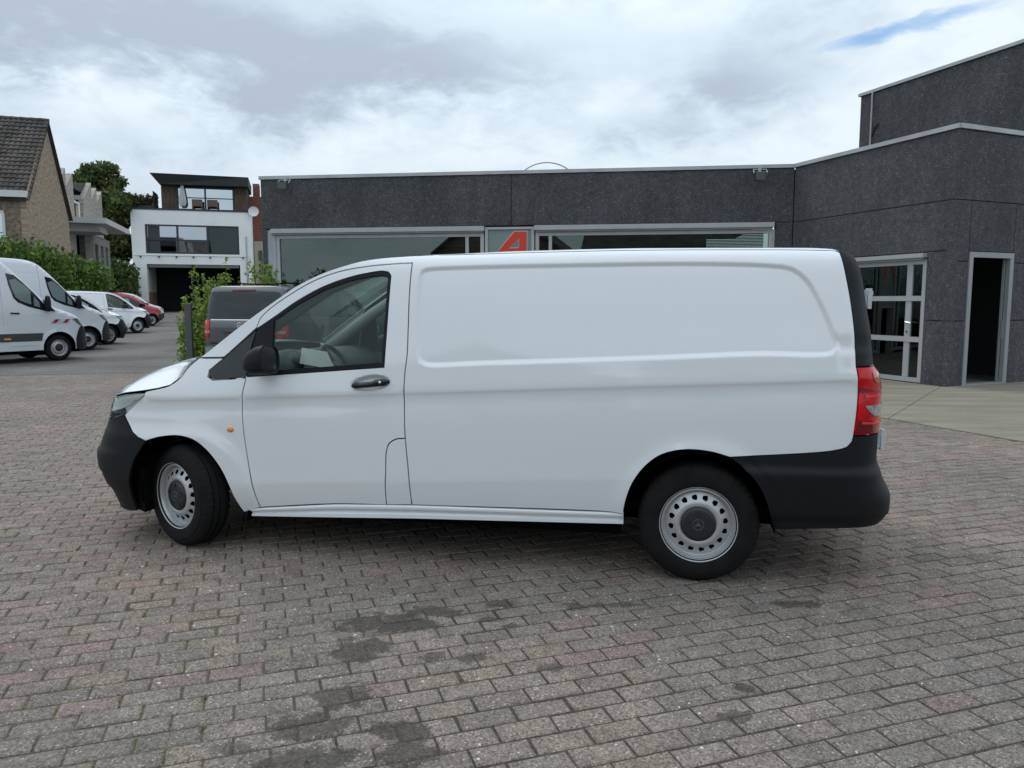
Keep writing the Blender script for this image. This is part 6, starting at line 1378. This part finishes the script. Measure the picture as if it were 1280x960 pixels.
for a, b in ((9.2, 10.15), (11.2, 12.1), (12.9, 13.7)): fbox(FT, 'window', M_TINT, sw_, a, b, -.36, -.3, 4.352, 5.718)
fbox(FT, 'doorway', M_DARK, sw_, 12.0, 14.55, -.049, -.03, -.1, 2.55)
dkw = MB(); FT.box(dkw, 1.4, 6.0, -.6, -.5, 0, 6.3); dkw.build('recess', M_ROOMD, sw_)

# ================================================================== PLANTS
def leaf_cloud(name, blobs, n, size, m, seed, parent=None, kind=None, droop=0.0, shell_bias=.55, **kw):
    """many small folded leaves scattered through a set of ellipsoids (cx,cy,cz,rx,ry,rz)"""
    r = np.random.RandomState(seed); V = []; F = []
    w_ = np.array([b[3] * b[4] * b[5] for b in blobs]) ** .67; w_ /= w_.sum(); pick = r.choice(len(blobs), n, p=w_)
    d = r.normal(size=(n, 3)); d /= np.linalg.norm(d, axis=1)[:, None]; rad = r.rand(n) ** shell_bias; rad *= 1 + .12 * r.normal(size=n)
    B = np.array(blobs)[pick]; c = B[:, :3] + d * rad[:, None] * B[:, 3:6]
    a = r.normal(size=(n, 3)) + np.array([0, 0, -droop]); a /= np.linalg.norm(a, axis=1)[:, None]
    b = np.cross(a, r.normal(size=(n, 3)) + d * .6); b /= np.linalg.norm(b, axis=1)[:, None]; nn = np.cross(a, b); s = size * (.55 + .9 * r.rand(n))[:, None]
    v0 = c - a * s * .5; v1 = c + b * s * .30 + nn * s * .08; v2 = c + a * s * .6; v3 = c - b * s * .30 + nn * s * .08
    V = np.stack([v0, v1, v2, v3], 1).reshape(-1, 3); F = [(4 * i, 4 * i + 1, 4 * i + 2, 4 * i + 3) for i in range(n)]
    return mk(name, V, F, m, parent, False, kind=kind, **kw)
def branch_tree(mb, p, d, L, r, depth, rr, tips):
    p1 = p + d * L; mid = p + d * L * .5 + Vector((rr.uniform(-.1, .1), rr.uniform(-.1, .1), 0)) * L
    mb.tube([tuple(p), tuple(mid), tuple(p1)], [r, r * .85, r * .65], 7, caps=False)
    if depth == 0: tips.append(p1); return
    for k in range(rr.randint(2, 3) + (1 if depth > 2 else 0)):
        nd = (d + Vector((rr.uniform(-1, 1), rr.uniform(-1, 1), rr.uniform(-.15, .55))) * .75).normalized(); branch_tree(mb, p1, nd, L * rr.uniform(.62, .82), r * .62, depth - 1, rr, tips)
    tips.append(p1)
M_BARK = mat('bark', (.06, .05, .04), .95, var=(5, .3), bump=(20, .6, .02))
M_LT = mat('leaf_dark', rough=.6, spec=.3, fn=leaf_fn((.040, .068, .020), (.165, .205, .06)))
M_LH = mat('leaf_hedge', rough=.5, spec=.35, fn=leaf_fn((.036, .088, .016), (.19, .30, .05)))
M_LY = mat('leaf_yellow', rough=.5, spec=.35, fn=leaf_fn((.075, .14, .015), (.20, .29, .035)))
M_LS = mat('leaf_shrub', rough=.5, spec=.35, fn=leaf_fn((.09, .17, .018), (.34, .43, .07)))
def tree(x, y, h, cr, seed, lab, n, lm=M_LT, base=0.0, lsz=.36):
    rr = random.Random(seed); t = empty('tree', (x, y, base), label=lab, cat='tree'); mb = MB(); tips = []
    branch_tree(mb, Vector((x, y, base)), Vector((.02, 0, 1)).normalized(), h * .30, h * .025, 3, rr, tips); mb.build('trunk', M_BARK, t, True)
    bl = []
    for p in tips:
        q = Vector((x, y, base + h * .58)) + (p - Vector((x, y, base + h * .58))) * .9
        s_ = cr * rr.uniform(.16, .32); bl.append((x + max(-cr, min(cr, (q.x - x))), y + max(-cr, min(cr, q.y - y)), min(q.z, base + h - s_ * .7), s_ * 1.25, s_ * 1.25, s_ * .9))
    for k in range(46):
        a = rr.uniform(0, 6.28); zz = rr.uniform(.18, .97); rad = cr * (math.sin(math.pi * min(1, max(.08, (zz - .05) * 1.02))) ** .6) * rr.uniform(.30, .88); s_ = cr * rr.uniform(.22, .38); bl.append((x + rad * math.cos(a), y + rad * math.sin(a), base + h * zz - s_ * .5, s_ * 1.2, s_ * 1.2, s_ * .85))
    leaf_cloud('crown', bl, n, lsz, lm, seed, t, shell_bias=.4); return t
tree(-42.0, 80, 15.6, 3.3, 3, 'big dark green tree between the saw-tooth building and the white block', 34000, base=.5, lsz=.42)
# low things at the end of the lane
hd_ = []
def hedge_line(name, p0, p1, z0, h0, h1, depth, n, sz, m, seed, lab, nb=16, **kw):
    rr = random.Random(seed); t = empty(name, (*p0, 0), label=lab, cat='hedge', **kw); bl = []
    for k in range(nb):
        f = (k + .5) / nb; x = p0[0] + (p1[0] - p0[0]) * f; y = p0[1] + (p1[1] - p0[1]) * f; h = h0 + (h1 - h0) * f + rr.uniform(-.22, .22); L = math.hypot(p1[0] - p0[0], p1[1] - p0[1]) / nb
        for q in range(4): bl.append((x + rr.uniform(-.3, .3), y + rr.uniform(-.3, .3), z0 + h * (.18 + .25 * q) - .15, L * .75 + .2, depth * rr.uniform(.8, 1.1), h * .20 + rr.uniform(0, .12)))
    mb = MB()
    for k in range(nb): f = (k + .5) / nb; x = p0[0] + (p1[0] - p0[0]) * f; y = p0[1] + (p1[1] - p0[1]) * f; mb.tube([(x, y, z0), (x + rr.uniform(-.2, .2), y, z0 + (h0 + (h1 - h0) * f) * .7)], [.05, .02], 6)
    mb.build('stem', M_BARK, t, True); leaf_cloud('foliage', bl, n, sz, m, seed, t, droop=.5, shell_bias=.35); return t
hedge_line('hedge', (-22.2, 31.5), (-22.9, 43.5), .1, 4.35, 3.2, .75, 22000, .20, M_LH, 21, 'long dense green hedge behind the parked white vans, below the brick house')
hedge_line('hedge', (-42, 75), (-37.0, 76.5), .4, 5.5, 4.6, 1.2, 9000, .34, M_LT, 25, 'dark tall hedge closing the lane between the tree and the white block', nb=8)
yb = empty('shrub', (-21.4, 30.2, 0), label='bright yellow-green drooping shrub at the left end of the hedge', cat='shrub')
MB().tube([(-21.4, 30.2, 0), (-21.3, 30.2, 2.6)], [.08, .03], 7).build('stem', M_BARK, yb, True)
leaf_cloud('foliage', [(-21.6, 30.0, 3.6, .9, .8, .75), (-20.9, 30.0, 3.3, .7, .7, .6), (-21.9, 30.1, 2.6, 1.0, .8, .9), (-20.8, 30.0, 2.5, .6, .6, .9), (-20.35, 30.0, 2.9, .35, .4, .5)], 5200, .20, M_LY, 31, yb, droop=1.4, shell_bias=.4)
# shrub beside the post and the grey van
sh = empty('shrub', (-7.2, 17.9, 0), label='loose bright green shrub between the dark post and the grey van', cat='shrub'); rr = random.Random(4); mb = MB(); bl = []
for k in range(60):
    x = rr.uniform(-7.45, -5.65); t_ = (x + 7.45) / 1.8; y = 17.9 + rr.uniform(-.55, .45); hgt = 1.95 * (1 - .9 * max(0, .22 - t_)) * rr.uniform(.70, 1.12); lean = rr.uniform(-.28, .30)
    if rr.random() < .22: hgt = rr.uniform(2.05, 2.45)
    if x > -6.2: y = 18.6 + rr.uniform(-.3, .3); hgt = rr.uniform(2.05, 2.5); lean *= .5
    if x > -6.2 and rr.random() < .5: continue
    mb.tube([(x, y, 0), (x + lean * .4, y, hgt * .5), (x + lean, y, hgt)], [.014, .010, .004], 5)
    for q in range(10): f = .10 + .90 * q / 9; w_ = .26 * (1 - f * .70); bl.append((x + lean * f * f, y, hgt * f, w_, w_, .13))
mb.build('stem', mat('green_stem', (.09, .10, .04), .8), sh, True); leaf_cloud('foliage', bl, 13000, .085, M_LS, 9, sh, shell_bias=.5)
po = empty('post', (-6.72, 16.05, 0), label='slim dark grey steel post standing in front of the green shrub', cat='post')
pm = mat('post_grey', (.075, .085, .085), .55, var=(4, .1)); MB().box(-.065, .065, -.05, .05, 0, 1.545).build('shaft', pm, po, local=True); MB().box(-.07, .07, -.055, .055, 1.546, 1.565).build('cap', pm, po, local=True); MB().box(-.12, .12, -.1, .1, -.01, .012).build('foot_plate', pm, po, local=True)
# roof-terrace planting
tp = empty('shrub', tuple(FG(1.6, -1.2, GT)), label='row of dry planting on the roof terrace left of the penthouse', cat='shrub'); MB().box(tp.location.x - 1.2, tp.location.x + 1.3, tp.location.y - .3, tp.location.y + .3, GT, GT + .5).build('planter', FRM, tp)
leaf_cloud('foliage', [(tp.location.x + dx, tp.location.y + .2 * dx, GT + .95, .42, .4, .7) for dx in (-.8, -.2, .4, .95)], 1500, .22, mat('leaf_dry', rough=.8, fn=leaf_fn((.05, .045, .02), (.14, .12, .06))), 77, tp)

# ================================================================== WEEDS IN THE JOINTS
rw = np.random.RandomState(5); V = []; F = []
for (d_, x, y) in bricks:
    if y < 2.3 or y > 7.5 or abs(x) > .69 * y: continue
    pr_w = .14 if x < -.9 else .012
    if rw.rand() > pr_w: continue
    ox = PL / 2 * (1 if rw.rand() < .5 else -1); oy = (rw.rand() - .5) * PW; cx_ = x + ox * CA - oy * SA; cy_ = y + ox * SA + oy * CA
    for q in range(rw.randint(3, 9)):
        a = rw.rand() * 6.28; h = .006 + .014 * rw.rand(); bx, by = cx_ + (rw.rand() - .5) * .02, cy_ + (rw.rand() - .5) * .03; w2 = .0022; le = .012 * rw.rand(); k = len(V)
        V += [(bx - w2 * math.cos(a), by - w2 * math.sin(a), -.005), (bx + w2 * math.cos(a), by + w2 * math.sin(a), -.005), (bx + le * math.sin(a), by - le * math.cos(a), h)]; F.append((k, k + 1, k + 2))
wd = mk('grass', V, F, mat('weed_olive', rough=.8, fn=leaf_fn((.07, .065, .022), (.17, .155, .06)))); tag(wd, 'tiny weeds and moss sprouting from the joints of the brick paving', 'weeds', kind='stuff')

# ================================================================== UNSEEN HOUSES ACROSS THE STREET, ADDED ONLY FOR REFLECTIONS
def back_house(x0, x1, y, eave, ridge, lab, wall, gable):
    h = empty('house', ((x0 + x1) / 2, y, 0), label=lab, cat='house'); f = Frame((x1, y), 180)
    L = x1 - x0
    if gable: MB().prism([(0, 0), (L, 0), (L, eave), (L / 2, ridge), (0, eave)], f, 0, -7).build('wall', wall, h)
    else: fbox(f, 'wall', wall, h, 0, L, -7, 0, 0, eave)
    rfm = mat('pantile'); rb_ = MB()
    if gable:
        for a, b in ((0, L / 2), (L, L / 2)): sg_ = 1 if a < b else -1; rb_.hexa([f(a - sg_ * .3, .3, eave - .2), f(b, .3, ridge), f(b, -7.2, ridge), f(a - sg_ * .3, -7.2, eave - .2), f(a - sg_ * .3, .3, eave + .05), f(b, .3, ridge + .25), f(b, -7.2, ridge + .25), f(a - sg_ * .3, -7.2, eave + .05)])
    else: rb_.hexa([f(-.2, .35, eave - .1), f(L + .2, .35, eave - .1), f(L + .2, -3.5, ridge), f(-.2, -3.5, ridge), f(-.2, .35, eave + .12), f(L + .2, .35, eave + .12), f(L + .2, -3.5, ridge + .2), f(-.2, -3.5, ridge + .2)])
    rb_.build('roof', rfm, h)
    for k in range(int(L / 2.6)):
        for z in ((.9, 2.5), (3.6, 5.0)):
            if z[1] < eave: u = .9 + k * 2.6; w_ = fbox(f, 'window', mat('white_fascia'), h, u, u + 1.3, .0, .05, z[0], z[1]); fbox(f, 'pane', M_TINT, w_, u + .08, u + 1.22, .051, .06, z[0] + .08, z[1] - .08)
back_house(-17, -7, -19, 5.4, 9.2, 'unseen brown brick gabled house across the street, added to mirror in the showroom glass', M_HB2, True)
back_house(-5.5, 9.5, -21, 5.6, 8.6, 'unseen buff brick house with a long eaves front, added across the street for reflections', M_HB, False)
back_house(12, 21, -19, 5.2, 8.8, 'unseen pale rendered gabled house, added across the street for reflections', mat('cream_render'), True)
